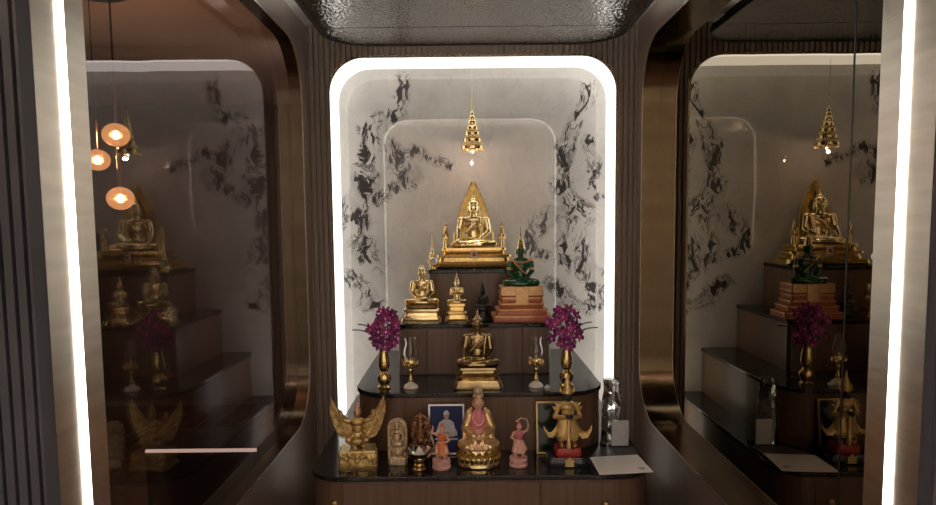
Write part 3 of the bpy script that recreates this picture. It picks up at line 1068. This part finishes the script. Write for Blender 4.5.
def blossom(c, n, s, mm, lips):
    n = Vector(n).normalized()
    q = n.to_track_quat('Z', 'Y').to_matrix().to_4x4()
    tw = random.uniform(0, 1)
    b = M()
    for k in range(5):
        a = 2 * PI * k / 5 + tw
        wdt = .62 if k % 2 else .42
        pt = M().ell((0, .55, .10), (wdt * .62, .55, .09), n=8, k=6)
        pt.xf(Matrix.Rotation(a, 4, 'Z') @ Matrix.Rotation(R(14), 4, 'X'))
        b.merge(pt)
    T = Matrix.Translation(c) @ q @ Matrix.Scale(s, 4)
    mm.merge(b, T)
    l = M().ell((0, -.16, .22), (.16, .24, .14), n=8, k=6)
    lips.merge(l, T)


def orchids(loc, label, side, seed):
    random.seed(seed)
    t = thing('orchid_bouquet', label, 'flowers', loc, 0, 'orchids in the brass vases')
    st_ = M()
    for k in range(7):
        a = random.uniform(0, 2 * PI)
        r = random.uniform(.01, .05)
        st_.tube([(0, 0, .17), (.008 * math.cos(a), .008 * math.sin(a), .21), (r * math.cos(a) + side * .01, r * math.sin(a), .27), (1.3 * r * math.cos(a) + side * .01, 1.3 * r * math.sin(a), .34)], .0018, 6)
    obj('stems', st_, 'leaf', t)
    for k in range(44):
        f = (k + .5) / 44
        z = .195 + .180 * f
        rad = (.040 + .046 * math.sin(PI * min(1, f * 1.05))) * (1.0 if f < .85 else .8)
        a = 2.4 * k + random.uniform(-.3, .3)
        c = Vector((rad * math.cos(a) * random.uniform(.35, 1) - side * .022 * f, rad * .75 * math.sin(a), z + random.uniform(-.01, .01)))
        m1, m2 = M(), M()
        n = Vector((c.x, c.y - .05, .012 + random.uniform(-.02, .02)))
        blossom(c, n, random.uniform(.024, .031), m1, m2)
        o_ = obj('blossom', m1, 'orchid' if random.random() < .6 else 'orchid_dark', t)
        obj('petal_lip', m2, 'orchid_lip', o_)
    for (dx, dz, ln, wd) in ((-side * .0 + side * .15, .085, 1, .019), (-side * .09, .13, 1, .010), (side * .12, .12, 1, .009)):
        lf = M()
        pts = []
        for i in range(9):
            u = i / 8
            pts.append((Vector((dx * u, -.01, .22 + dz * (u * 1.6 - .6 * u * u * 1.4))), wd * math.sin(PI * min(.97, .12 + .86 * u))))
        lp = []
        for q, ww in pts:
            lp.append([q + Vector((0, -ww, .003)), q + Vector((0, 0, -.002)), q + Vector((0, ww, .003)), q + Vector((0, 0, .002))])
        obj('leaf', lf.loops(lp), 'leaf', t)
    return t


Yv = 3.235
p = at(384.5, 388, Yv)
va_ = vase((p.x, Yv, T2), 'slender brass vase of orchids at the left corner of the second tier')
orchids((p.x, Yv, T2 + .002), 'magenta orchid bouquet in the left brass vase', -1, 3)
p = at(566.5, 385, Yv)
dup(va_, (p.x, Yv, T2), 'slender brass vase of orchids at the right corner of the second tier')
orchids((p.x, Yv, T2 + .002), 'magenta orchid bouquet in the right brass vase', 1, 9)
p = at(547, 383, 3.20)
fp = M().add([(-.014, -.006, 0), (.014, -.008, 0), (.010, .010, 0), (-.012, .010, 0), (-.004, 0, .016), (.016, .002, .010)], [[0, 1, 4], [1, 5, 4], [1, 2, 5], [2, 3, 4, 5], [3, 0, 4], [0, 3, 2, 1]])
o = obj('folded_paper', fp, 'paper', smooth=False)
o.location = (p.x, 3.20, T2 + .0005)
tag(o, 'small folded white paper between the right oil lamp and right vase', 'paper')

# ---- bottom tier, from left to right
# winged bird-man
Y = 2.96
p = at(356.5, 473, Y - .06)
ga = thing('winged_guardian_statue', 'gold bird-man statue with spread feathered wings on a square rocky base', 'statue', (p.x, Y, T1), R(6))
bs = M().stack([(.085, .062, 0), (.087, .064, .010), (.080, .058, .016)], rr=.08)
random.seed(4)
for k in range(70):
    a = random.uniform(-1, 1)
    z = random.uniform(.02, .062)
    sd = random.random()
    c = (a * .074, -.055 + random.uniform(-.003, .003), z) if sd < .6 else ((.076 if sd < .8 else -.076), a * .05, z)
    bs.ell(c, [random.uniform(.007, .013) for _ in range(3)], n=7, k=5)
bs.stack([(.076, .055, .014), (.074, .053, .066), (.078, .057, .070), (.076, .055, .076)], rr=.08)
obj('base', bs, 'matte_gold', ga)
bd = M()
bd.ell((0, 0, .165), (.026, .022, .036)).ell((0, -.002, .195), (.034, .022, .022)).ell((0, 0, .135), (.024, .022, .022))
bd.cap((0, 0, .205), (0, -.004, .225), .012, .011)
bd.ell((0, -.008, .236), (.0145, .016, .018))
bd.chain([(0, -.022, .238), (0, -.034, .232), (0, -.036, .226)], [.005, .004, .002], 6)     # beak
for s in (-1, 1):
    bd.ell((s * .006, -.021, .241), (.003, .002, .002), n=6, k=4).ell((s * .015, -.004, .236), (.003, .005, .008), n=6, k=5)
    bd.chain([(s * .016, -.002, .135), (s * .040, -.028, .120), (s * .022, -.012, .092), (s * .026, -.034, .080)], [.019, .015, .009, .008], 8)
    for q in (-1, 0, 1):
        bd.chain([(s * .026, -.034, .080), (s * .026 + q * .010, -.052, .077)], [.005, .003], 6)
    bd.chain([(s * .034, 0, .197), (s * .058, -.006, .205), (s * .070, -.012, .232)], [.011, .009, .007], 8)
    bd.ell((s * .071, -.013, .239), (.007, .006, .008), n=8, k=6)
    for q in range(4):
        bd.chain([(s * (.066 + q * .0034), -.013, .244), (s * (.066 + q * .0034), -.018, .254)], [.0022, .0015], 5)
    bd.chain([(s * .065, -.014, .238), (s * .060, -.018, .246)], [.0022, .0016], 5)
bd.ell((0, 0.012, .11), (.045, .026, .03)).chain([(0, .02, .12), (0, .04, .09), (0, .05, .078)], [.022, .016, .008], 8)
obj('body', bd, 'matte_gold', ga, remesh=.0016)
cr = M().lathe([(.015, .246), (.016, .251), (.012, .258), (.013, .262), (.008, .270), (.009, .274), (.004, .282), (.001, .302)], (0, -.004, 0), 16)
obj('crown', cr, 'skin_pink', ga)['label'] = 'reddish pointed crown'
for s in (-1, 1):
    wg = M()
    ends = [(.086, .142), (.100, .166), (.110, .190), (.118, .213), (.123, .236), (.125, .258), (.124, .278), (.119, .300), (.110, .288)]
    for i, (ex, ez) in enumerate(ends):
        u = i / (len(ends) - 1)
        r0 = Vector((s * (.018 + .012 * u), .014, .128 + .062 * u))
        e_ = Vector((s * ex, .020 + .012 * u, ez))
        mid = r0.lerp(e_, .5) + Vector((s * .022, .004, -.022 + .004 * u))
        pts = [r0 * (1 - t) ** 2 + mid * 2 * t * (1 - t) + e_ * t * t for t in [k / 8 for k in range(9)]]
        wg.tube(pts, [.007, .0090, .0100, .0105, .0105, .0100, .009, .0065, .002], 8, .5)
    for i in range(8):
        u = i / 7
        r0 = Vector((s * (.016 + .014 * u), .004, .135 + .062 * u))
        e_ = Vector((s * (.056 + .040 * u), .008, .146 + .10 * u))
        mid = r0.lerp(e_, .5) + Vector((s * .012, -.004, -.014))
        pts = [r0 * (1 - t) ** 2 + mid * 2 * t * (1 - t) + e_ * t * t for t in [k / 6 for k in range(7)]]
        wg.tube(pts, [.006, .0085, .009, .009, .008, .006, .002], 8, .55)
    obj('wing', wg, 'matte_gold', ga)

# carved plaque
Y = 2.955
p = at(397.5, 467, Y - .02)
pq = thing('carved_deity_plaque', 'ivory and gold round-topped carving of a deity beside the winged statue', 'carving', (p.x, Y, T1), R(-4))
ol_ = rrect(-.041, .041, 0, .206, .040, 8, bottom=False)
fr = M().prism([(x * .98, z) for x, z in ol_], .004, .022)
lp = []
for i in range(len(ol_)):
    pass
fr2 = M()
edge = [(x, z) for x, z in ol_ if True]
fr2.tube([Vector((x * .92, -.002, .01 + z * .94)) for x, z in edge[-1:] + edge[:-1]], .0075, 8)
for k in range(26):
    a = k / 25
    i = int(a * (len(edge) - 3))
    x, z = edge[min(i + 1, len(edge) - 1)]
    fr2.ell((x * .9, -.006, .01 + z * .93), (.008, .007, .009), n=7, k=5)
obj('back_slab', fr, 'ivory_gold', pq)
obj('border', fr2, 'ivory_gold', pq)
dg = M()
dg.stack([(.040, .022, 0), (.040, .022, .03), (.034, .018, .036), (.036, .02, .042)], rr=.5)
dg.chain([(-.012, -.006, .10), (-.016, -.012, .06), (-.016, -.012, .042)], [.010, .009, .008], 8).chain([(.012, -.006, .10), (.018, -.014, .07), (.014, -.012, .042)], [.010, .009, .008], 8)
dg.ell((0, -.004, .125), (.018, .014, .030)).ell((0, -.005, .150), (.022, .013, .012)).ell((0, -.008, .172), (.011, .012, .013))
dg.lathe([(.012, .180), (.009, .190), (.003, .200)], (0, -.006, 0), 12)
for s in (-1, 1):
    dg.chain([(s * .022, -.006, .150), (s * .030, -.010, .125), (s * .018, -.020, .112)], [.007, .006, .005], 8)
    dg.ell((s * .016, -.021, .110), (.006, .005, .006), n=8, k=6)
    dg.ell((s * .004, -.019, .174), (.0022, .002, .0016), n=6, k=4)
    dg.ell((s * .026, -.006, .07), (.010, .010, .018))
dg.ell((0, -.014, .095), (.026, .010, .016)).ell((0, -.016, .06), (.014, .008, .022)).ell((0, -.020, .170), (.0025, .003, .004), n=6, k=4)
obj('figure', dg, 'ivory_gold', pq, remesh=.0016)

# copper elephant-headed figure
Y = 3.03
p = at(421, 462, Y)
gn = thing('elephant_headed_statue', 'copper brown elephant-headed seated figure behind the silver pedestal bowl', 'statue', (p.x, Y, T1))
obj('base', M().lathe([(.042, 0), (.044, .008), (.036, .016), (.034, .034), (.042, .042), (.040, .05)], n=28, sy=.8), 'copper_brown', gn)
g = M()
g.ell((0, 0, .10), (.028, .024, .034)).ell((0, -.006, .088), (.026, .026, .026)).ell((0, 0, .128), (.030, .020, .014))
g.ell((0, -.004, .158), (.019, .019, .021))
g.chain([(0, -.018, .155), (0, -.030, .140), (.004, -.034, .118), (.014, -.034, .106), (.018, -.032, .112)], [.009, .008, .006, .005, .004], 8)
for s in (-1, 1):
    g.ell((s * .027, .002, .156), (.014, .005, .018), (0, s * R(20), 0))
    g.ell((s * .008, -.021, .164), (.003, .002, .002), n=6, k=4)
    g.chain([(s * .010, -.018, .147), (s * .013, -.034, .143)], [.003, .0015], 6)
    g.chain([(s * .018, 0, .072), (s * .040, -.020, .066), (s * .006, -.036, .060)], [.017, .014, .009], 8)
    g.chain([(s * .030, 0, .128), (s * .040, -.008, .108), (s * .030, -.026, .095)], [.009, .008, .006], 8)
    g.chain([(s * .030, 0, .130), (s * .044, -.004, .140), (s * .040, -.012, .158)], [.008, .007, .005], 8)
    g.ell((s * .040, -.013, .163), (.006, .006, .006), n=8, k=6).ell((s * .029, -.028, .093), (.006, .006, .006), n=8, k=6)
obj('body', g, 'copper_brown', gn, remesh=.0016)
obj('crown', M().lathe([(.016, .172), (.018, .178), (.013, .185), (.014, .190), (.007, .200), (.002, .214)], n=18), 'copper_brown', gn)
bk_ = M()
bk_.tube([(.044 * math.cos(a), .014, .130 + .066 * math.sin(a)) for a in [R(-60 + 300 * k / 30) for k in range(31)]], .006, 8)
bk_.loops([[Vector((.042 * math.cos(a), y, .130 + .064 * math.sin(a))) for a in [2 * PI * k / 32 for k in range(32)]] for y in (.014, .019)])
obj('aureole', bk_, 'copper_brown', gn)

# silver pedestal bowl
Y = 2.885
p = at(419.5, 468, Y)
bw_ = thing('pedestal_bowl', 'silver pedestal offering bowl in front of the copper elephant-headed figure', 'bowl', (p.x, Y, T1))
pr = [(.027, 0), (.029, .005), (.022, .012), (.025, .022), (.018, .030), (.022, .040), (.016, .046)]
obj('pedestal', M().lathe(pr, n=32), 'gold', bw_)
obj('dish', M().lathe([(.014, .045), (.034, .053), (.054, .068), (.064, .082), (.066, .087), (.063, .087), (.050, .073), (.030, .060), (.001, .056)], n=40), 'silver', bw_)
cn = M().lathe([(.026, .060), (.020, .075), (.008, .094), (.002, .102)], n=20)
o = obj('offering_cone', cn, 'white_glaze')
o.location = (p.x, Y, T1 + .0015)
tag(o, 'small white cone standing inside the silver pedestal bowl', 'offering')


# two dancing figures
def dancer(loc, rz, label, cloth, top, pose):
    t = thing('dancing_figurine', label, 'figurine', loc, rz)
    t.scale = (1.1, 1.1, 1.04)
    obj('base', petals(M().lathe([(.036, 0), (.038, .008), (.032, .016), (.034, .030), (.036, .038), (.030, .042)], n=28), .030, .010, 14, .0085, .026, R(12)), 'pale_pink', t)
    b = M()
    b.chain([(-.010, 0, .100), (-.016, -.012, .070), (-.012, -.002, .042)], [.012, .010, .006], 8)
    b.chain([(.010, 0, .100), (.024, -.012, .074), (.014, -.006, .044)], [.012, .010, .006], 8)
    b.ell((-.012, -.010, .043), (.006, .012, .005)).ell((.014, -.014, .045), (.006, .012, .005))
    b.ell((0, 0, .106), (.018, .014, .014)).ell((.002, 0, .124), (.013, .011, .018)).ell((.002, 0, .140), (.018, .012, .012))
    b.cap((.002, 0, .146), (.003, -.002, .156), .0055, .005)
    b.ell((.004, -.003, .166), (.0095, .0105, .0125)).ell((.004, -.0135, .165), (.002, .0025, .003), n=6, k=4)
    for s in (-1, 1):
        b.ell((.004 + s * .004, -.0125, .168), (.0018, .0015, .0014), n=6, k=4).ell((.004 + s * .0098, -.002, .166), (.002, .003, .004), n=6, k=4)
    if pose == 'left':
        b.chain([(-.016, 0, .144), (-.036, -.004, .150), (-.030, -.010, .172)], [.006, .005, .004], 8)
        b.chain([(.020, 0, .144), (.034, -.010, .122), (.022, -.022, .118)], [.006, .005, .004], 8)
        h1, h2 = ((-.030, -.010, .176), (-.004, 0, .010)), ((.020, -.023, .118), (-.010, -.003, .002))
    else:
        b.chain([(.020, 0, .144), (.036, -.002, .150), (.040, -.006, .172)], [.006, .005, .004], 8)
        b.chain([(-.016, 0, .144), (-.030, -.010, .126), (-.018, -.022, .120)], [.006, .005, .004], 8)
        h1, h2 = ((.040, -.006, .176), (-.004, 0, .010)), ((-.016, -.023, .120), (.010, -.003, .002))
    for hp, hd_ in (h1, h2):
        hp, hd_ = Vector(hp), Vector(hd_)
        b.ell(hp, (.0045, .0035, .0045), n=8, k=6)
        for q in range(4):
            b.chain([hp + Vector((0, (q - 1.5) * .0018, 0)), hp + hd_ + Vector((0, (q - 1.5) * .0022, 0))], [.0013, .0010], 5)
    obj('body', b, 'skin_pink', t, remesh=.0013)
    sk = M().lathe([(.016, .112), (.021, .104), (.024, .090), (.027, .074), (.030, .060), (.026, .060), (.018, .104)], (.002, 0, 0), 22, 1, .8)
    obj('skirt', sk, cloth, t)
    obj('bodice', M().lathe([(.0135, .112), (.0145, .120), (.017, .132), (.0195, .140), (.015, .149), (.006, .151)], (.002, -.0005, 0), 20, 1, .75), top, t)
    obj('hair', M().ell((.004, .003, .170), (.0105, .0105, .0125)).ell((.004, .006, .184), (.006, .006, .007)), top, t)
    sc = M()
    if pose == 'left':
        sc.tube([(-.030, -.008, .172), (-.044, .004, .150), (-.040, .010, .120), (-.030, .010, .090), (-.036, .004, .060)], [.004, .005, .005, .005, .002], 8, .4)
    else:
        sc.tube([(-.010, .002, .190), (.012, .004, .205), (.036, .004, .196), (.044, .002, .172), (.036, .006, .146), (.020, .010, .130)], [.002, .004, .0045, .0045, .005, .003], 8, .5)
    obj('scarf', sc, 'ivory_gold', t)
    return t


p = at(441.5, 471, 2.90)
dancer((p.x, 2.905, T1), R(-10), 'orange robed dancing figurine on a lotus base before the framed portrait', 'orange_cloth', 'orange_cloth', 'left')
p = at(518.5, 470, 2.92)
dancer((p.x, 2.925, T1), R(8), 'small pink dancing figurine with a curved scarf right of the pink seated figure', 'pale_pink', 'pink', 'right')

# framed portrait leaning on the second tier
p0 = at(446.5, 449, 3.07)
pf = thing('framed_portrait', 'framed photograph of a white-robed person seated against dark blue', 'picture', (p0.x, 3.068, T1 + .003))
pf.rotation_euler = (R(-8), 0, R(-1))
W2, H2 = .084, .232
fm = M()
for (a, c) in (((-W2, -.006, 0), (W2, .006, .008)), ((-W2, -.006, H2 - .008), (W2, .006, H2)), ((-W2, -.006, .008), (-W2 + .008, .006, H2 - .008)), ((W2 - .008, -.006, .008), (W2, .006, H2 - .008))):
    fm.b2(a, c)
obj('frame', fm, 'silver_frame', pf, smooth=False)
pic = obj('photograph', M().b2((-W2 + .008, -.001, .008), (W2 - .008, .004, H2 - .008)), 'photo_blue', pf, smooth=False)


def flat(pts, y=-.0016):
    pts = [(x * .84, .012 + z * .9) for x, z in pts]
    return M().prism(pts, y - .0003, y + .0008)


robe = [(-.018, .165), (-.040, .150), (-.050, .118), (-.060, .098), (-.062, .082), (-.030, .076), (.03, .076), (.062, .084), (.060, .10), (.048, .12), (.040, .150), (.018, .165)]
obj('robe', flat([(x, z) for x, z in robe]), 'robe_white', pic, smooth=False)
obj('face', flat([(.015 * math.cos(a), .186 + .021 * math.sin(a)) for a in [2 * PI * k / 20 for k in range(20)]], -.0018), 'photo_skin', pic, smooth=False)
obj('hands', flat([(-.016, .100), (.016, .100), (.020, .092), (-.020, .092)], -.0026), 'photo_skin', pic, smooth=False)
obj('hair', flat([(.0165 * math.cos(a), .191 + .021 * math.sin(a)) for a in [PI * k / 12 for k in range(13)]], -.0024), 'robe_white', pic, smooth=False)
obj('seat_cloth', flat([(-.066, .070), (.066, .070), (.062, .060), (-.062, .060)], -.0014), 'robe_white', pic, smooth=False)

# pink and gold seated lady
Y = 2.955
p = at(479, 470, Y - .07)
gy = thing('seated_goddess_statue', 'pink and gold seated robed lady on a tall golden lotus throne', 'statue', (p.x, Y, T1))
lt = M().lathe([(.094, 0), (.100, .006), (.098, .018), (.080, .030), (.078, .050), (.082, .062), (.070, .078), (.05, .08)], n=40, sy=.85)
petals(lt, .090, .012, 22, .0125, .040, R(16), 1, .85)
petals(lt, .076, .044, 20, .0115, .036, R(20), 1, .85)
obj('lotus_throne', lt, 'bright_gold', gy)
b = M()
for s in (-1, 1):
    b.chain([(s * .02, 0, .10), (s * .064, -.026, .096), (s * .01, -.058, .090)], [.030, .024, .018])
    b.ell((s * .010, -.060, .136), (.012, .010, .010))
    for q in range(4):
        b.chain([(s * .008, -.064, .130 + q * .004), (-s * .008, -.069, .131 + q * .004)], [.003, .0025], 5)
    b.chain([(s * .012, -.062, .142), (s * .006, -.066, .152)], [.003, .0025], 5)
    b.ell((s * .009, -.0275, .280), (.004, .0025, .0022), n=6, k=4)
    b.ell((s * .0245, .002, .272), (.004, .006, .013))
b.ell((0, 0, .12), (.052, .040, .042)).ell((0, 0, .165), (.040, .030, .050)).ell((0, .002, .205), (.047, .027, .026))
b.cap((0, 0, .22), (0, -.002, .245), .014, .013)
b.ell((0, -.004, .276), (.0235, .025, .030)).chain([(0, -.027, .279), (0, -.033, .269)], [.0025, .004], 6).ell((0, -.027, .259), (.006, .003, .002), n=6, k=4)
obj('body', b, 'skin_pink', gy, remesh=.0018)
rb = M()
for s in (-1, 1):
    rb.tube([(s * .026, .014, .250), (s * .044, .010, .232), (s * .056, .004, .200), (s * .062, 0, .165), (s * .058, -.014, .130), (s * .068, -.022, .098)], [.008, .013, .014, .015, .016, .016], 10, .6)
    rb.chain([(s * .022, -.026, .100), (s * .070, -.030, .100), (s * .050, -.054, .092)], [.024, .024, .018], 10)
    rb.chain([(s * .030, -.028, .140), (s * .014, -.048, .110), (s * .030, -.062, .085)], [.014, .014, .012], 10)
rb.ell((0, -.04, .098), (.07, .03, .018))
for s in (-1, 1):
    rb.chain([(s * .038, 0, .222), (s * .058, -.006, .168), (s * .022, -.050, .142)], [.018, .020, .016])
obj('robe', rb, 'robe_gold', gy, remesh=.0018)
obj('tunic', M().lathe([(.030, .165), (.034, .18), (.036, .205), (.034, .222), (.024, .238), (.016, .250), (.001, .250)], (0, -.012, 0), 26, 1, .66), 'pink', gy)
nk = M()
for k in range(17):
    a = PI * k / 16
    nk.ell((-.024 * math.cos(a), -.028 - .011 * math.sin(a), .226 - .040 * math.sin(a)), (.0034, .003, .0034), n=6, k=4)
obj('necklace', nk, 'bright_gold', gy)
cr = M().ell((0, .002, .330), (.0195, .0195, .024)).lathe([(.0225, .304), (.0245, .309), (.0225, .314)], (0, .002, 0), 22)
obj('headdress', cr, 'ivory_gold', gy)
obj('hair', M().ell((0, .009, .284), (.0275, .0245, .033)), 'copper_brown', gy)

# dark framed picture
p0 = at(555.5, 451, 3.07)
df = thing('framed_picture', 'dark picture in a thin gold frame behind the gold armed guardian', 'picture', (p0.x, 3.068, T1 + .003))
df.rotation_euler = (R(-8), 0, R(1))
W2, H2 = .088, .240
fm = M()
for (a, c) in (((-W2, -.006, 0), (W2, .006, .007)), ((-W2, -.006, H2 - .007), (W2, .006, H2)), ((-W2, -.006, .007), (-W2 + .007, .006, H2 - .007)), ((W2 - .007, -.006, .007), (W2, .006, H2 - .007))):
    fm.b2(a, c)
obj('frame', fm, 'yellow_gold', df, smooth=False)
obj('dark_print', M().b2((-W2 + .007, -.001, .007), (W2 - .007, .004, H2 - .007)), 'photo_dark', df, smooth=False)

# armed guardian
Y = 2.955
p = at(569, 467, Y - .05)
gd = thing('armed_guardian_statue', 'gold standing guardian resting both hands on a club, on red and black base', 'statue', (p.x, Y, T1))
obj('base', M().stack([(.092, .068, 0), (.094, .070, .006), (.092, .068, .034), (.086, .063, .042)], rr=.2), 'black_stone', gd)
obj('plinth', M().stack([(.056, .046, .042), (.058, .048, .050), (.056, .046, .074), (.052, .043, .078)], rr=.3), 'red', gd)
obj('base_ornament', M().prism([(-.020, .006), (.020, .006), (.017, .026), (.023, .034), (.008, .038), (0, .050), (-.008, .038), (-.023, .034), (-.017, .026)], -.074, -.066), 'yellow_gold', gd)
b = M()
for s in (-1, 1):
    b.chain([(s * .022, 0, .175), (s * .044, -.010, .130), (s * .032, 0, .092)], [.026, .021, .013])
    b.ell((s * .034, -.016, .086), (.014, .026, .009))
    b.chain([(s * .046, 0, .262), (s * .070, -.004, .212), (s * .014, -.050, .218)], [.015, .0115, .0095])
b.ell((0, 0, .190), (.034, .026, .030)).ell((0, 0, .225), (.034, .024, .035)).ell((0, 0, .258), (.046, .026, .022))
b.cap((0, 0, .27), (0, -.002, .29), .015, .014)
obj('body', b.xf(Matrix.Diagonal((.82, 1, 1, 1))), 'yellow_gold', gd, remesh=.0018)
fc = M().ell((0, -.004, .303), (.019, .021, .023)).chain([(0, -.024, .304), (0, -.030, .296)], [.003, .005], 6).ell((0, -.024, .287), (.009, .004, .003), n=8, k=5)
for s in (-1, 1):
    fc.ell((s * .008, -.024, .308), (.004, .003, .003), n=6, k=4).ell((s * .020, 0, .302), (.004, .006, .009)).chain([(s * .007, -.024, .286), (s * .008, -.027, .294)], [.0018, .001], 5)
obj('head', fc, 'dark_skin', gd, remesh=.0015)['label'] = 'dark green-black fanged face'
hd_ = M()
for s in (-1, 1):
    hd_.ell((s * .008, -.050, .222), (.011, .011, .010))
    for q in range(4):
        hd_.chain([(s * .010, -.056, .216 + q * .0045), (-s * .003, -.062, .216 + q * .0045)], [.003, .0025], 5)
    hd_.chain([(s * .010, -.052, .230), (s * .004, -.060, .236)], [.003, .0025], 5)
obj('hands', hd_, 'dark_skin', gd)['label'] = 'dark hands closed over the club top'
sk = M().lathe([(.036, .205), (.042, .192), (.054, .160), (.060, .128), (.052, .110), (.046, .112), (.040, .16), (.032, .2)], (0, 0, 0), 30, 1, .62)
for s in (-1, 1):
    sk.tube([(s * .034, 0, .172), (s * .062, -.004, .134), (s * .088, -.006, .130), (s * .102, -.006, .150), (s * .108, -.006, .172)], [.012, .016, .015, .010, .001], 10, .5)
    sk.tube([(s * .044, -.01, .150), (s * .068, -.012, .122), (s * .086, -.012, .122), (s * .096, -.012, .138)], [.010, .012, .009, .001], 10, .5)
sk.tube([(0, -.034, .200), (0, -.040, .160), (0, -.040, .110)], [.012, .014, .008], 10, .5)
obj('skirt', sk, 'yellow_gold', gd)
ep = M()
for s in (-1, 1):
    ep.tube([(s * .030, -.004, .274), (s * .050, -.002, .270), (s * .068, 0, .284)], [.010, .011, .001], 10, .6)
    ep.tube([(s * .046, -.004, .264), (s * .064, -.002, .258), (s * .076, 0, .266)], [.008, .009, .001], 10, .6)
ep.lathe([(.034, .272), (.030, .278), (.018, .284), (.016, .28)], (0, 0, 0), 20, 1, .75)
obj('collar', M().lathe([(.017, .274), (.030, .268), (.036, .258), (.030, .258)], (0, 0, 0), 24, 1, .8), 'robe_gold', gd)
obj('belt', M().lathe([(.030, .186), (.032, .192), (.030, .198)], (0, 0, 0), 24, 1, .85), 'robe_gold', gd)
obj('shoulder_armour', ep.xf(Matrix.Diagonal((.88, 1, 1, 1)) @ Matrix.Translation((0, 0, -.010))), 'yellow_gold', gd)
bt = M()
for s in (-1, 1):
    bt.lathe([(.017, .096), (.018, .102), (.0165, .108)], (s * .034, 0, 0), 14)
    bt.lathe([(.0185, .114), (.0195, .119), (.018, .124)], (s * .040, -.005, 0), 14)
obj('anklet', bt, 'dark_skin', gd)
hm = M().lathe([(.0225, .316), (.0245, .322), (.021, .330), (.022, .336), (.018, .346), (.019, .352), (.013, .362), (.013, .367), (.007, .378), (.006, .388), (.001, .412)], (0, -.002, 0), 24)
for s in (-1, 1):
    hm.chain([(s * .022, 0, .318), (s * .030, .002, .330), (s * .030, .004, .346)], [.005, .005, .001], 6)
obj('pointed_helmet', hm, 'yellow_gold', gd)
cl = M().lathe([(.010, .0785), (.012, .085), (.009, .11), (.008, .20), (.010, .224), (.012, .234), (.009, .242), (.001, .244)], (0, -.060, 0), 16)
# club stands on the front of the plinth
obj('club', cl.xf(Matrix.Translation((0, .017, 0))), 'robe_gold', gd)

# crystal stand with a clear plaque
Y = 3.175
p = at(612, 443, Y)
cy = thing('crystal_award', 'tall clear crystal on a foot with a frosted plaque at the right end', 'ornament', (p.x + .012, Y, T1))
obj('foot', M().stack([(.064, .045, 0), (.064, .045, .012)], rr=.1).xf(Matrix.Identity(4)), 'clear_glass', cy, smooth=False)
tw = M()
random.seed(12)
lv = []
for i in range(12):
    z = .0125 + i * .0285
    r = .053 - .0012 * i
    lv.append([Vector((-.014 + (r + random.uniform(-.005, .005)) * math.cos(2 * PI * k / 9), .008 + (r * .7 + random.uniform(-.005, .005)) * math.sin(2 * PI * k / 9), z)) for k in range(9)])
tw.loops(lv)
obj('crystal', tw, 'crystal', cy, smooth=False)
obj('plaque', M().b2((-.022, -.042, .0125), (.058, -.030, .135)), 'frosted', cy, smooth=False, bevel=.002)
tag(cy, cy['label'], 'ornament')

# folder and paper lying at the right
q = [at(593, 456, 2.97), at(637, 455, 2.97), at(634, 447, 3.0), at(599, 447, 3.0)]


def sheet(px, z, th):
    pts = []
    for (u, v) in px:
        d = fw + rt2 * ((u - U0) / FPX) - up2 * ((v - V0) / FPX)
        k = (z - EYE) / d.z
        pts.append(Vector((d.x * k, d.y * k)))
    return M().loops([[Vector((a.x, a.y, z)) for a in pts], [Vector((a.x, a.y, z + th)) for a in pts]])


o = obj('folder', sheet([(590, 459.5), (639, 458.5), (634, 447.5), (598, 448)], T1 + .0006, .006), 'folder', smooth=False)
tag(o, 'dark grey folder lying behind the white printed card', 'folder')
cdn = thing('printed_card', 'white card lying at the right front corner of the lowest tier', 'card', (0, 0, 0))
obj('sheet', sheet([(599.5, 475), (653.5, 472.3), (637.5, 455), (589.5, 457.5)], T1 + .0072, .0022), 'paper', cdn, smooth=False)
obj('printed_mark', sheet([(640, 469.5), (646, 469.2), (643.5, 467), (637.5, 467.3)], T1 + .0096, .0003), 'paper_print', cdn, smooth=False)
for o_ in cdn.children:
    pass

# ---- pendants in the room beyond the smoked glass
Yp = 3.0
tops = at(98, 12, Yp)
pen = thing('pendant_lamp', 'cluster of amber glass globe pendants on a black canopy beyond the smoked glass', 'pendant lamp', (tops.x, Yp, 2.62))
obj('canopy', M().lathe([(.12, 0), (.122, -.004), (.122, -.024), (.118, -.028)], n=48), 'dark_metal', pen)
for (u, v, yy, rod) in ((116, 135, 3.0, .17), (120.5, 198.5, 3.0, .16), (97.5, 160, 3.05, .12)):
    g = at(u, v, yy)
    c = g - pen.location
    r = .057 if u > 100 else .053
    cx_ = obj('cord', M().tube([(c.x, c.y, -.028), (c.x, c.y, c.z + r + rod)], .0022, 6), 'dark_metal', pen)
    obj('rod', M().lathe([(.008, c.z + r - .004), (.0085, c.z + r + rod), (.004, c.z + r + rod + .004)], (c.x, c.y, 0), 14), 'copper_rod', pen)
    sh = obj('globe_shade', M().ell((c.x, c.y, c.z), (r, r, r * .88), n=32, k=20), 'amber_glass', pen)
    obj('bulb', M().ell((c.x, c.y, c.z), (.017, .017, .020)), 'bulb', sh)
    point('pendant_glow', g, 16.0, (1.0, .76, .56), .03)
# low sideboard with a lit edge beyond the glass
z0 = at(190, 451, 3.2)
sd = thing('sideboard', 'low dark sideboard with a pale lit edge seen through the smoked glass', 'sideboard', (-1.30, 3.36, 0))
obj('cabinet', M().b2((-.28, -.14, 0), (.27, .2, z0.z - .012)), 'dark_flute', sd, smooth=False)
obj('lit_edge', M().b2((-.275, -.152, z0.z - .010), (.265, -.14, z0.z + .004)), 'shelf_strip', sd, smooth=False)
obj('top', M().b2((-.28, -.14, z0.z - .0118), (.27, .2, z0.z + .006)), 'dark_flute', sd, smooth=False)
